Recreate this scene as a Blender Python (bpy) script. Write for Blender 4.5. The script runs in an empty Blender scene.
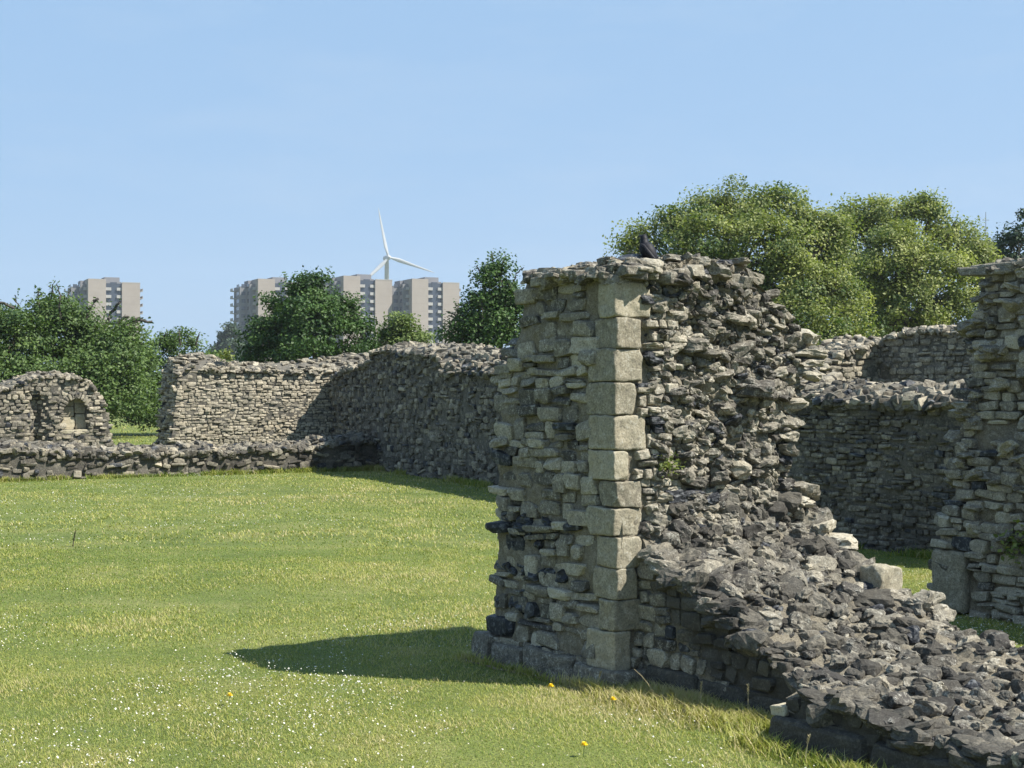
import bpy, math, random
import numpy as np
from mathutils import Vector
rng = np.random.default_rng(11)
random.seed(5)
C = bpy.context.scene.collection
R = math.radians

# ------------------------------------------------------------------ camera, sky, sun, exposure
EYE = 1.8
FPX = 1500.0
HORIZ = 390.0
cd = bpy.data.cameras.new('camera')
cam = bpy.data.objects.new('camera', cd)
C.objects.link(cam)
cd.sensor_width = 36.0
cd.lens = FPX / 1024 * 36
cd.clip_end = 9000
cd.clip_start = 0.1
cam.location = (0, 0, EYE)
cam.rotation_euler = (R(90) + math.atan((HORIZ - 384) / FPX), 0, 0)
bpy.context.scene.camera = cam

SUN_EL = 50.0
SUN_DIR = Vector((0.95, -0.31, 0)).normalized() * math.cos(R(SUN_EL)) + Vector((0, 0, math.sin(R(SUN_EL))))
w = bpy.data.worlds.new('World')
bpy.context.scene.world = w
w.use_nodes = True
nt = w.node_tree
bg = nt.nodes['Background']
sky = nt.nodes.new('ShaderNodeTexSky')
sky.sky_type = 'NISHITA'
sky.sun_disc = False
sky.sun_elevation = R(SUN_EL)
sky.sun_rotation = math.atan2(SUN_DIR.x, SUN_DIR.y)
sky.altitude = 0
sky.air_density = 1.0
sky.dust_density = 0.4
sky.ozone_density = 2.0
hz = nt.nodes.new('ShaderNodeMix'); hz.data_type = 'RGBA'
hz.inputs[0].default_value = 0.88
hz.inputs[7].default_value = (1.85, 3.05, 4.65, 1)
nt.links.new(sky.outputs[0], hz.inputs[6])
# faint streaks of high cloud
tc = nt.nodes.new('ShaderNodeTexCoord')
mp = nt.nodes.new('ShaderNodeMapping'); mp.inputs['Scale'].default_value = (2.2, 2.2, 11.0); mp.inputs['Rotation'].default_value = (0, R(6), 0)
ns = nt.nodes.new('ShaderNodeTexNoise'); ns.inputs['Scale'].default_value = 2.2; ns.inputs['Detail'].default_value = 6; ns.inputs['Roughness'].default_value = 0.62
cr = nt.nodes.new('ShaderNodeValToRGB'); cr.color_ramp.elements[0].position = 0.5; cr.color_ramp.elements[1].position = 0.8
cr.color_ramp.elements[1].color = (0.22, 0.22, 0.22, 1)
cl = nt.nodes.new('ShaderNodeMix'); cl.data_type = 'RGBA'; cl.inputs[7].default_value = (3.4, 4.1, 4.9, 1)
nt.links.new(tc.outputs['Generated'], mp.inputs[0]); nt.links.new(mp.outputs[0], ns.inputs['Vector']); nt.links.new(ns.outputs['Fac'], cr.inputs[0])
nt.links.new(cr.outputs[0], cl.inputs[0]); nt.links.new(hz.outputs[2], cl.inputs[6])
nt.links.new(cl.outputs[2], bg.inputs[0])
bg.inputs[1].default_value = 0.09
sd = bpy.data.lights.new('sun', 'SUN')
sd.energy = 5.0
sd.angle = R(0.53)
sd.color = (1.0, 0.95, 0.86)
so = bpy.data.objects.new('sun', sd)
C.objects.link(so)
so.rotation_euler = SUN_DIR.to_track_quat('Z', 'Y').to_euler()
vs = bpy.context.scene.view_settings
vs.view_transform = 'Standard'
vs.look = 'None'
vs.exposure = 1.0
vs.gamma = 1.0
bpy.context.scene.cycles.max_bounces = 6
bpy.context.scene.cycles.volume_bounces = 0

# ------------------------------------------------------------------ helpers
def at(px, py, d):
    return np.array([(px - 512) / FPX * d, d, EYE + (HORIZ - py) / FPX * d])

def hash3(i, j, k, s):
    n = (i * 374761393 + j * 668265263 + k * 2147483647 + s * 974711) & 0xFFFFFFFF
    n = ((n ^ (n >> 13)) * 1274126177) & 0xFFFFFFFF
    n = (n ^ (n >> 16)) & 0xFFFFFFFF
    return n / 4294967295.0

def vnoise(p, s=0):
    p = np.asarray(p, float)
    f = np.floor(p)
    i = f.astype(np.int64)
    t = p - f
    t = t * t * (3 - 2 * t)
    r = 0
    for a in (0, 1):
        for b in (0, 1):
            for c in (0, 1):
                wgt = (t[..., 0] if a else 1 - t[..., 0]) * (t[..., 1] if b else 1 - t[..., 1]) * (t[..., 2] if c else 1 - t[..., 2])
                r = r + wgt * hash3(i[..., 0] + a, i[..., 1] + b, i[..., 2] + c, s)
    return r * 2 - 1

def fbm(p, s=0, o=3):
    p = np.asarray(p, float)
    r = 0
    a = 1.0
    for k in range(o):
        r = r + a * vnoise(p * 2 ** k, s + k)
        a *= 0.5
    return r / 1.75

def n1(x, s=0):
    x = np.asarray(x, float)
    return vnoise(np.stack([x, x * 0 + 0.37 + s, x * 0 + 0.71], -1), s)

class MB:
    def __init__(self):
        self.v, self.c, self.f, self.n = [], [], [], 0
    def add(self, v, faces, col=(0.5, 0, 0)):
        """v (n,3); faces: list of (m,k) int arrays"""
        v = np.asarray(v, np.float32).reshape(-1, 3)
        c = np.asarray(col, np.float32)
        if c.ndim == 1:
            c = np.repeat(c[None], len(v), 0)
        self.v.append(v)
        self.c.append(c)
        for f in (faces if isinstance(faces, list) else [faces]):
            self.f.append(np.asarray(f, np.int64) + self.n)
        self.n += len(v)
    def grid(self, P, col=(0.5, 0, 0), close=False, flip=False):
        """P (a,b,3) points"""
        a, b = P.shape[:2]
        idx = np.arange(a * b).reshape(a, b)
        if close:
            idx = np.concatenate([idx, idx[:1]], 0)
        q = np.stack([idx[:-1, :-1], idx[1:, :-1], idx[1:, 1:], idx[:-1, 1:]], -1).reshape(-1, 4)
        if flip:
            q = q[:, ::-1]
        c = np.asarray(col, np.float32)
        if c.ndim == 3:
            c = c.reshape(-1, 3)
        self.add(P.reshape(-1, 3), q, c)
    def tube(self, pts, rad, n=6, col=(0.5, 0, 0)):
        pts = np.asarray(pts, float)
        rad = np.asarray(rad, float) * np.ones(len(pts))
        d = np.gradient(pts, axis=0)
        d /= np.linalg.norm(d, axis=1)[:, None] + 1e-9
        ref = np.where(np.abs(d[:, 2:3]) > 0.9, np.array([[1.0, 0, 0]]), np.array([[0, 0, 1.0]]))
        a = np.cross(d, ref)
        a /= np.linalg.norm(a, axis=1)[:, None] + 1e-9
        b = np.cross(d, a)
        th = np.linspace(0, 2 * np.pi, n, endpoint=False)
        P = pts[None] + rad[None, :, None] * (np.cos(th)[:, None, None] * a[None] + np.sin(th)[:, None, None] * b[None])
        self.grid(P, col, close=True)
        k = len(pts)
        base = self.n - n * k
        self.f.append(np.array([[base + i * k for i in range(n)]]))
        self.f.append(np.array([[base + i * k + k - 1 for i in range(n)][::-1]]))
    def box(self, lo, hi, col=(0.5, 0, 0)):
        x0, y0, z0 = lo
        x1, y1, z1 = hi
        v = [(x0, y0, z0), (x1, y0, z0), (x1, y1, z0), (x0, y1, z0), (x0, y0, z1), (x1, y0, z1), (x1, y1, z1), (x0, y1, z1)]
        self.add(v, np.array([(0, 3, 2, 1), (4, 5, 6, 7), (0, 1, 5, 4), (1, 2, 6, 5), (2, 3, 7, 6), (3, 0, 4, 7)]), col)
    def mesh(self, name, mat, smooth=False):
        me = bpy.data.meshes.new(name)
        v = np.concatenate(self.v)
        c = np.concatenate(self.c)
        loops, starts, st = [], [], 0
        for f in self.f:
            m, k = f.shape
            loops.append(f.reshape(-1))
            starts.append(st + np.arange(m) * k)
            st += m * k
        loops = np.concatenate(loops).astype(np.int32)
        starts = np.concatenate(starts).astype(np.int32)
        me.vertices.add(len(v))
        me.vertices.foreach_set('co', v.reshape(-1))
        me.loops.add(len(loops))
        me.loops.foreach_set('vertex_index', loops)
        me.polygons.add(len(starts))
        me.polygons.foreach_set('loop_start', starts)
        me.update(calc_edges=True)
        me.polygons.foreach_set('use_smooth', np.full(len(starts), smooth))
        a = me.attributes.new('tint', 'FLOAT_VECTOR', 'POINT')
        a.data.foreach_set('vector', c.reshape(-1))
        me.materials.append(mat)
        me.validate()
        return me
    def obj(self, name, mat, parent=None, smooth=False):
        o = bpy.data.objects.new(name, self.mesh(name, mat, smooth))
        C.objects.link(o)
        if parent:
            o.parent = parent
        return o

def tag(o, label, cat, group=None):
    o['label'] = label
    o['category'] = cat
    if group:
        o['group'] = group
    return o

def thing(name, label, cat, group=None, loc=(0, 0, 0)):
    o = bpy.data.objects.new(name, None)
    C.objects.link(o)
    o.empty_display_size = 0.3
    return tag(o, label, cat, group)

# ------------------------------------------------------------------ materials
def mat(name, rough=0.9):
    m = bpy.data.materials.new(name)
    m.use_nodes = True
    n = m.node_tree.nodes
    b = n['Principled BSDF']
    b.inputs['Roughness'].default_value = rough
    b.inputs['Specular IOR Level'].default_value = 0.3
    return m, m.node_tree, b

def N(t, kind, **kw):
    n = t.nodes.new(kind)
    for k, v in kw.items():
        if k.startswith('i_'):
            key = k[2:]
            n.inputs[int(key) if key.isdigit() else key.replace('_', ' ')].default_value = v
        else:
            setattr(n, k, v)
    return n

def ramp(t, fac, stops):
    r = N(t, 'ShaderNodeValToRGB')
    e = r.color_ramp.elements
    while len(e) < len(stops):
        e.new(0.5)
    for el, (p, c) in zip(e, stops):
        el.position = p
        el.color = (*c, 1) if len(c) == 3 else c
    t.links.new(fac, r.inputs[0])
    return r.outputs[0]

def mix(t, fac, a, b, mode='MIX'):
    m = N(t, 'ShaderNodeMix', data_type='RGBA', blend_type=mode)
    for sock, v in ((0, fac), (6, a), (7, b)):
        if isinstance(v, (int, float)):
            m.inputs[sock].default_value = v
        elif isinstance(v, tuple):
            m.inputs[sock].default_value = (*v, 1)
        else:
            t.links.new(v, m.inputs[sock])
    return m.outputs[2]

def math_(t, op, a, b=0.0):
    m = N(t, 'ShaderNodeMath', operation=op)
    for s, v in ((0, a), (1, b)):
        if isinstance(v, (int, float)):
            m.inputs[s].default_value = v
        else:
            t.links.new(v, m.inputs[s])
    return m.outputs[0]

def noise(t, scale, detail=4, rough=0.6, vec=None):
    n = N(t, 'ShaderNodeTexNoise', i_Scale=scale, i_Detail=detail, i_Roughness=rough)
    if vec is None:
        g = N(t, 'ShaderNodeNewGeometry')
        vec = g.outputs['Position']
    t.links.new(vec, n.inputs['Vector'])
    return n.outputs['Fac']

def tint(t):
    a = N(t, 'ShaderNodeAttribute', attribute_name='tint')
    s = N(t, 'ShaderNodeSeparateXYZ')
    t.links.new(a.outputs['Vector'], s.inputs[0])
    return s.outputs[0], s.outputs[1], s.outputs[2]

def bump(t, b, h, strength, dist):
    n = N(t, 'ShaderNodeBump', i_Strength=strength, i_Distance=dist)
    t.links.new(h, n.inputs['Height'])
    t.links.new(n.outputs[0], b.inputs['Normal'])

def stone_mat(name, stops, lichen=(0.46, 0.45, 0.40), lich_amt=0.5, stain=(0.027, 0.025, 0.022), fine=60.0, bd=0.006, pits=0.6):
    """tint: x = tone of this stone, y = 1 for dark glossy flint, z = amount of black weathering"""
    m, t, b = mat(name)
    tx, ty, tz = tint(t)
    n_a = noise(t, fine * 0.35, 6, 0.7)
    n_b = noise(t, fine * 1.3, 5, 0.75)
    n_c = noise(t, 1.3, 4, 0.6)
    n_d = noise(t, fine * 0.12, 4, 0.6)
    v = math_(t, 'ADD', tx, math_(t, 'ADD', math_(t, 'MULTIPLY', math_(t, 'SUBTRACT', n_a, 0.5), 1.1), math_(t, 'MULTIPLY', math_(t, 'SUBTRACT', n_b, 0.5), 0.8)))
    col = ramp(t, v, stops)
    # grey against buff, drifting over the wall
    col = mix(t, math_(t, 'MULTIPLY', ramp(t, n_d, [(0.4, (0, 0, 0)), (0.6, (1, 1, 1))]), 0.35), col, mix(t, 1.0, col, (0.9, 0.97, 1.06), 'MULTIPLY'))
    # pale lichen crusts
    lm = ramp(t, math_(t, 'MULTIPLY', n_a, n_b), [(0.285, (0, 0, 0)), (0.345, (1, 1, 1))])
    col = mix(t, math_(t, 'MULTIPLY', lm, lich_amt), col, lichen)
    # dark pits and specks
    col = mix(t, math_(t, 'MULTIPLY', ramp(t, n_b, [(0.38, (1, 1, 1)), (0.47, (0, 0, 0))]), pits), col, (0.045, 0.042, 0.038))
    # black weathering crust
    sm = math_(t, 'ADD', math_(t, 'MULTIPLY', tz, 1.5), math_(t, 'MULTIPLY', math_(t, 'SUBTRACT', math_(t, 'ADD', n_a, math_(t, 'MULTIPLY', n_c, 0.5)), 1.0), 2.2))
    sm = ramp(t, sm, [(0.2, (0, 0, 0)), (0.6, (1, 1, 1))])
    col = mix(t, math_(t, 'MULTIPLY', sm, 0.8), col, stain)
    col = mix(t, ty, col, mix(t, ramp(t, n_a, [(0.5, (0, 0, 0)), (0.62, (1, 1, 1))]), (0.02, 0.022, 0.027), (0.12, 0.125, 0.13)))
    t.links.new(col, b.inputs['Base Color'])
    t.links.new(math_(t, 'SUBTRACT', 0.92, math_(t, 'MULTIPLY', ty, 0.35)), b.inputs['Roughness'])
    bump(t, b, math_(t, 'ADD', n_a, math_(t, 'MULTIPLY', n_b, 0.5)), 0.9, bd)
    return m

RAG = [(0.0, (0.052, 0.047, 0.041)), (0.3, (0.14, 0.126, 0.10)), (0.6, (0.245, 0.218, 0.165)), (1.0, (0.41, 0.37, 0.285))]
M_STONE = stone_mat('ragstone', RAG, fine=70)
M_MORTAR = stone_mat('old_mortar', [(0.0, (0.065, 0.056, 0.042)), (0.5, (0.19, 0.165, 0.12)), (1.0, (0.32, 0.28, 0.205))], fine=90, lichen=(0.3, 0.28, 0.23), lich_amt=0.4, bd=0.012)
M_FAR = stone_mat('coursed_ragstone', [(0.0, (0.06, 0.054, 0.045)), (0.35, (0.155, 0.138, 0.108)), (0.7, (0.275, 0.242, 0.18)), (1.0, (0.42, 0.365, 0.27))], lichen=(0.38, 0.36, 0.31), fine=24, bd=0.012)
M_FARM = stone_mat('coursed_mortar', [(0.0, (0.05, 0.046, 0.038)), (0.5, (0.11, 0.10, 0.082)), (1.0, (0.2, 0.185, 0.15))], lichen=(0.25, 0.23, 0.19), fine=30, bd=0.015)
M_ASHLAR = stone_mat('dressed_limestone', [(0.0, (0.075, 0.07, 0.06)), (0.45, (0.24, 0.212, 0.152)), (1.0, (0.42, 0.37, 0.26))], fine=60, lichen=(0.38, 0.37, 0.33), lich_amt=0.55, bd=0.009, pits=0.4)

def leaf_mat(name, a, b_, trans=0.3, trough=0.55, c3=None):
    m, t, b = mat(name, trough)
    tx, ty, tz = tint(t)
    col = ramp(t, tx, [(0.0, a), (1.0, b_)] if c3 is None else [(0.0, a), (0.68, b_), (1.0, c3)])
    t.links.new(col, b.inputs['Base Color'])
    tr = N(t, 'ShaderNodeBsdfTranslucent')
    t.links.new(mix(t, 1.0, col, (1.35, 1.5, 0.7), 'MULTIPLY'), tr.inputs[0])
    ms = N(t, 'ShaderNodeMixShader', i_0=trans)
    t.links.new(b.outputs[0], ms.inputs[1])
    t.links.new(tr.outputs[0], ms.inputs[2])
    t.links.new(ms.outputs[0], t.nodes['Material Output'].inputs[0])
    return m

def plain(name, col, rough=0.7, var=0.15, scale=3.0):
    m, t, b = mat(name, rough)
    n = noise(t, scale, 5, 0.65)
    c2 = tuple(c * (1 - var) for c in col)
    c1 = tuple(min(1, c * (1 + var)) for c in col)
    t.links.new(ramp(t, n, [(0.3, c2), (0.7, c1)]), b.inputs['Base Color'])
    return m

M_BARK = plain('bark', (0.10, 0.085, 0.065), 0.95, 0.4, 8)
M_SHOOT = plain('dead_shoot', (0.07, 0.062, 0.055), 0.9, 0.3, 8)

# ------------------------------------------------------------------ stones
def cube_grid(n):
    ax = np.linspace(-1, 1, n + 1)
    ids = {}
    V, F = [], []
    def vid(p):
        k = tuple(np.round(p, 5))
        if k not in ids:
            ids[k] = len(V)
            V.append(p)
        return ids[k]
    for d in range(3):
        u, v = (d + 1) % 3, (d + 2) % 3
        for s in (-1, 1):
            for i in range(n):
                for j in range(n):
                    q = []
                    for (a, b) in ((0, 0), (1, 0), (1, 1), (0, 1)):
                        p = np.zeros(3)
                        p[d], p[u], p[v] = s, ax[i + a], ax[j + b]
                        q.append(vid(p))
                    F.append(q if s > 0 else q[::-1])
    return np.array(V), np.array(F)

def templates(n, K, chops, power, seed, rough=0.05, lo=0.72, hi=0.98, bias=(1, 1, 1), front=0, nf=1.7):
    r = np.random.default_rng(seed)
    V, F = cube_grid(n)
    out = []
    for k in range(K):
        p = V / (np.sum(np.abs(V) ** power, 1) ** (1 / power))[:, None]
        p = p * (1 + 0.12 * r.normal(size=3))
        for c in range(chops):
            d = r.normal(size=3) * np.array(bias)
            if c < front:
                d = r.normal(size=3) * np.array([0.3, 0, 0.3]) + np.array([0, -1, 0])
            d /= np.linalg.norm(d)
            ext = np.max(p @ d)
            lim = ext * (r.uniform(lo, hi) if c >= front else r.uniform(0.82, 0.98))
            e = p @ d - lim
            p = p - np.where(e > 0, e, 0)[:, None] * d
        p = p + rough * np.stack([vnoise(p * nf + 5 * k + 3.1 * i, seed + i) for i in range(3)], -1)
        out.append(p)
    return out, F

T_HERO = templates(6, 30, 7, 14, 1, 0.06, 0.70, 0.97, (1, 0.22, 1), 3)
T_RUB = templates(6, 40, 11, 8, 2, 0.15, 0.50, 0.93, nf=2.6)
T_FAR = templates(3, 20, 5, 10, 3, 0.07, 0.72, 0.97, (1, 0.3, 1), 2)
T_FRUB = templates(3, 20, 8, 10, 4, 0.07, 0.5, 0.93)

def eul(rx, ry, rz):
    cx, sx, cy, sy, cz, sz = np.cos(rx), np.sin(rx), np.cos(ry), np.sin(ry), np.cos(rz), np.sin(rz)
    o, z = np.ones_like(rx), np.zeros_like(rx)
    X = np.stack([np.stack([o, z, z], -1), np.stack([z, cx, -sx], -1), np.stack([z, sx, cx], -1)], -2)
    Y = np.stack([np.stack([cy, z, sy], -1), np.stack([z, o, z], -1), np.stack([-sy, z, cy], -1)], -2)
    Z = np.stack([np.stack([cz, -sz, z], -1), np.stack([sz, cz, z], -1), np.stack([z, z, o], -1)], -2)
    return Z @ Y @ X

def put_stones(mb, T, cen, frame, half, rot, col):
    """cen (N,3); frame (3,3) columns = world axes; half (N,3); rot (N,3) max-euler values; col (N,3)"""
    cen, half, rot, col = map(np.asarray, (cen, half, rot, col))
    tp, F = T
    if len(cen) == 0:
        return
    Rm = frame[None] @ eul(rot[:, 0], rot[:, 1], rot[:, 2])
    A = Rm * half[:, None, :]
    k = rng.integers(0, len(tp), len(cen))
    for i in range(len(tp)):
        s = np.where(k == i)[0]
        if len(s) == 0:
            continue
        P = cen[s][:, None] + np.einsum('nij,kj->nki', A[s], tp[i])
        nv = len(tp[i])
        faces = (F[None] + (np.arange(len(s)) * nv)[:, None, None]).reshape(-1, F.shape[1])
        mb.add(P.reshape(-1, 3), faces, np.repeat(col[s], nv, 0))

def courses(u0, u1, z0, z1, rh, ln, wob=0.02, seed=0):
    """rows of stones: list of (u, z, half length, half height)"""
    out = []
    z = z0
    row = 0
    while z < z1:
        h = rng.uniform(*rh)
        u = u0 - rng.uniform(0, ln[1])
        while u < u1:
            l = rng.uniform(*ln) * (1.0 if rng.random() > 0.12 else 1.5)
            dz = wob * float(n1(u * 0.9 + row * 0.15, seed))
            if rng.random() < 0.12 and h > rh[0] * 1.2:
                out.append((u + l / 2, z + dz + h * 0.25, l / 2, h * 0.25))
                out.append((u + l / 2, z + dz + h * 0.75, l / 2, h * 0.25))
            else:
                out.append((u + l / 2, z + dz + h / 2, l / 2, h / 2))
            u += l
        z += h
        row += 1
    return np.array(out)

class Wall:
    """a masonry wall: origin O on the ground, U along the face, T into its thickness"""
    def __init__(s, O, U, T, L, thick, hface, cap=lambda u: 0.15, u0=lambda z: 0 * z, u1=None, dep=lambda u, z: 0 * u, namp=0.03, nf=4.0, stain=lambda p: 0 * p[..., 0], off0=None):
        s.off0 = off0
        s.O = np.array([O[0], O[1], O[2] if len(O) > 2 else 0.0])
        s.U = np.array([U[0], U[1], 0.0]); s.U /= np.linalg.norm(s.U)
        s.T = np.array([T[0], T[1], 0.0]); s.T /= np.linalg.norm(s.T)
        s.L, s.thick, s.hface, s.cap, s.u0 = L, thick, hface, cap, u0
        s.u1 = u1 or (lambda z: L + 0 * z)
        s.dep, s.namp, s.nf, s.stain = dep, namp, nf, stain
        s.Z = np.array([0, 0, 1.0])
    def P(s, u, t, z):
        u, t, z = np.broadcast_arrays(np.asarray(u, float), np.asarray(t, float), np.asarray(z, float))
        return s.O + u[..., None] * s.U + t[..., None] * s.T + z[..., None] * s.Z
    def th(s, z):
        return s.thick(z) if callable(s.thick) else s.thick + 0 * z
    def top(s, u, tt):
        """height at u and fraction tt across the thickness"""
        return s.hface(u) + s.cap(u) * np.clip(np.minimum(tt * 2.6, (1 - tt) * 5), 0, 1) ** 0.7
    def jit(s, P):
        return P + s.namp * np.stack([fbm(P * s.nf + 7.7 * i, 20 + i) for i in range(3)], -1)
    def core(s, mb, du=0.06, inset=0.03, tone=0.5):
        nu = max(6, int(s.L / du)); nz = max(6, int(2.6 / du)); nt = max(5, int(s.th(np.array(0.5)) / du))
        f = np.linspace(0, 1, nz + 1); g = np.linspace(0, 1, nu + 1); q = np.linspace(0, 1, nt + 1)
        def put(P, flip=False):
            P = s.jit(P)
            col = np.zeros(P.shape); col[..., 0] = tone; col[..., 2] = s.stain(P)
            mb.grid(P, col, flip=flip)
        def um(G, z):
            return s.u0(z) + (s.u1(z) - s.u0(z)) * G
        G, F_ = np.meshgrid(g, f, indexing='ij')
        ua = um(G, 1.0 + 0 * G)
        for tt, fl in ((0.0, False), (1.0, True)):
            z = F_ * s.top(ua, tt + 0 * ua)
            u = um(G, z)
            t = (s.dep(u, z) + inset) if tt == 0 else s.th(z) - inset
            put(s.P(u, t, z), fl)
        Q, F_ = np.meshgrid(q, f, indexing='ij')
        for e, fl in ((0.0, True), (1.0, False)):
            ub = um(e + 0 * Q, 1.0 + 0 * Q)
            z = F_ * s.top(ub, Q)
            u = um(e + 0 * Q, z) + (inset if e == 0 else -inset)
            t0 = s.dep(u, z) + inset; t1 = s.th(z) - inset
            tq = t0 + (t1 - t0) * Q
            if e == 0 and s.off0 is not None:
                u = u - s.off0(tq, z) * np.clip(Q * 9, 0, 1) * np.clip((1 - Q) * 9, 0, 1)
            put(s.P(u, tq, z), fl)
        G, Q = np.meshgrid(g, q, indexing='ij')
        ub = um(G, 1.0 + 0 * G)
        z = s.top(ub, Q)
        u = um(G, z)
        t0 = s.dep(u, z) + inset; t1 = s.th(z) - inset
        put(s.P(u, t0 + (t1 - t0) * Q, z))
    def cols(s, P, n, tone, spread, flint):
        c = np.zeros((n, 3))
        c[:, 0] = np.clip(tone + spread * rng.normal(size=n), 0.02, 1)
        c[:, 1] = rng.random(n) < flint
        c[:, 2] = np.clip(s.stain(P) + 0.1 * rng.normal(size=n), 0, 1)
        return c
    def face(s, mb, T, rh, ln, depth=0.05, out=0.02, rot=0.06, tone=0.55, spread=0.2, flint=0.03, gap=0.9, ulo=None, skip=None, drop=0.0, seed=0, irr=0.5):
        S = courses(-0.05, s.L + 0.05, -0.03, 4.0, rh, ln, seed=seed)
        u, z, hl, hh = S.T
        lo = s.u0(z) if ulo is None else ulo(z)
        k_ = len(u)
        S = np.stack([u + irr * hl * rng.normal(size=k_) * 0.25, z + irr * hh * rng.normal(size=k_) * 0.45, hl * (1 + irr * rng.uniform(-0.3, 0.22, k_)), hh * (1 + irr * rng.uniform(-0.4, 0.3, k_))], 1)
        u, z, hl, hh = S.T
        ok = (u > lo + hl * 0.4) & (u < s.u1(z) - hl * 0.4 + 0.02) & (z + hh * 0.3 < s.hface(np.clip(u, 0, s.L)) - 0.01) & (rng.random(len(u)) >= drop)
        if skip is not None:
            ok &= ~skip(u, z)
        u, z, hl, hh = S[ok].T
        n = len(u)
        t = s.dep(u, z) - out * rng.uniform(-0.6, 1.0, n) + depth * 1.0
        P = s.P(u, t, z)
        half = np.stack([hl * rng.uniform(gap - 0.08, gap + 0.06, n), depth * rng.uniform(0.8, 1.3, n), hh * rng.uniform(gap - 0.08, gap + 0.06, n)], -1)
        put_stones(mb, T, P, np.stack([s.U, s.T, s.Z], 1), half, rng.normal(size=(n, 3)) * np.array([rot, rot, rot]), s.cols(P, n, tone, spread, flint))
    def end(s, mb, T, which, rh, ln, depth=0.06, out=0.05, rot=0.1, tone=0.5, spread=0.2, flint=0.05, gap=0.92, drop=0.0, off=lambda t, z: 0 * z, tlo=None, skip=None, seed=0):
        S = courses(-0.05, float(np.max(s.th(np.linspace(0, 3, 30)))) + 0.05, -0.03, 4.0, rh, ln, wob=0.03, seed=seed)
        t, z, hl, hh = S.T
        uu = (s.u0 if which == 0 else s.u1)(z)
        tt = np.clip(t / s.th(z), 0, 1)
        lo = (0.0 if tlo is None else tlo(z))
        ok = (t > lo + hl * 0.5) & (t < s.th(z) - hl * 0.3) & (z < s.top(np.clip(uu, 0, s.L), tt) - 0.01) & (rng.random(len(t)) >= drop)
        if skip is not None:
            ok &= ~skip(t, z)
        t, z, hl, hh = S[ok].T
        n = len(t)
        sg = -1.0 if which == 0 else 1.0
        uu = (s.u0 if which == 0 else s.u1)(z)
        u = uu + sg * (off(t, z) + out * rng.uniform(-0.7, 1.0, n) - depth * 0.5)
        P = s.P(u, t, z)
        half = np.stack([depth * rng.uniform(0.7, 1.5, n), hl * rng.uniform(gap - 0.15, gap + 0.1, n), hh * rng.uniform(gap - 0.15, gap + 0.1, n)], -1)
        put_stones(mb, T, P, np.stack([s.U, s.T, s.Z], 1), half, rng.normal(size=(n, 3)) * np.array([rot, rot, rot * 2]), s.cols(P, n, tone, spread, flint))
    def cap_stones(s, mb, T, dens, size=(0.06, 0.14), hz=(0.03, 0.06), rot=0.2, tone=0.55, spread=0.22, flint=0.05, lift=0.0, edge=True):
        n = int(s.L * s.th(np.array(2.0)) * dens)
        u = rng.uniform(0, s.L, n); tt = rng.uniform(0.0, 1.0, n)
        if edge:
            k = int(s.L * dens * 0.25)
            u = np.concatenate([u, rng.uniform(0, s.L, k)]); tt = np.concatenate([tt, rng.uniform(-0.02, 0.05, k)])
        z = s.top(u, np.clip(tt, 0, 1))
        ok = (u > s.u0(z)) & (u < s.u1(z) - 0.05)
        u, tt, z = u[ok], tt[ok], z[ok]
        n = len(u)
        P = s.P(u, tt * s.th(z), z + lift + rng.uniform(-0.02, 0.02, n))
        P = P + s.namp * np.stack([0 * u, 0 * u, fbm(P * s.nf + 15.4, 22)], -1)
        half = np.stack([rng.uniform(*size, n), rng.uniform(*size, n) * 0.8, rng.uniform(*hz, n)], -1)
        r = rng.normal(size=(n, 3)) * rot
        r[:, 2] = rng.uniform(0, 6.28, n)
        put_stones(mb, T, P, np.eye(3), half, r, s.cols(P, n, tone, spread, flint))

def prof(xs, ys, amp=0.0, fr=3.0, seed=0):
    xs, ys = np.array(xs, float), np.array(ys, float)
    return lambda u: np.interp(u, xs, ys) + amp * n1(np.asarray(u, float) * fr, seed) + amp * 0.7 * n1(np.asarray(u, float) * fr * 3.1, seed + 1)

def block(mb, frame, O, lo, hi, n=9, seed=0, tone=0.6, stain=0.0, chops=4, rough=0.012, pw=14, flint=0.0):
    """one dressed block between lo and hi in a local frame, with worn rounded edges"""
    r = np.random.default_rng(seed)
    V, F = cube_grid(n)
    lo, hi = np.array(lo, float), np.array(hi, float)
    half = (hi - lo) / 2
    p = V / (np.sum(np.abs(V) ** pw, 1) ** (1 / pw))[:, None]
    p = p * half
    for c in range(chops):
        d = np.sign(r.normal(size=3)) * np.abs(r.normal(size=3)) ** 0.6
        d /= np.linalg.norm(d)
        ext = np.max(p @ d)
        e = p @ d - ext * r.uniform(0.91, 0.99)
        p = p - np.where(e > 0, e, 0)[:, None] * d
    W = O + (p + (lo + hi) / 2) @ frame.T
    W = W + rough * np.stack([fbm(W * 9 + 3 * i, seed + i) + 0.5 * np.minimum(0, fbm(W * 24 + 3 * i, seed + 9 + i) + 0.1) for i in range(3)], -1)
    mb.add(W, F, (tone, flint, stain))

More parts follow.
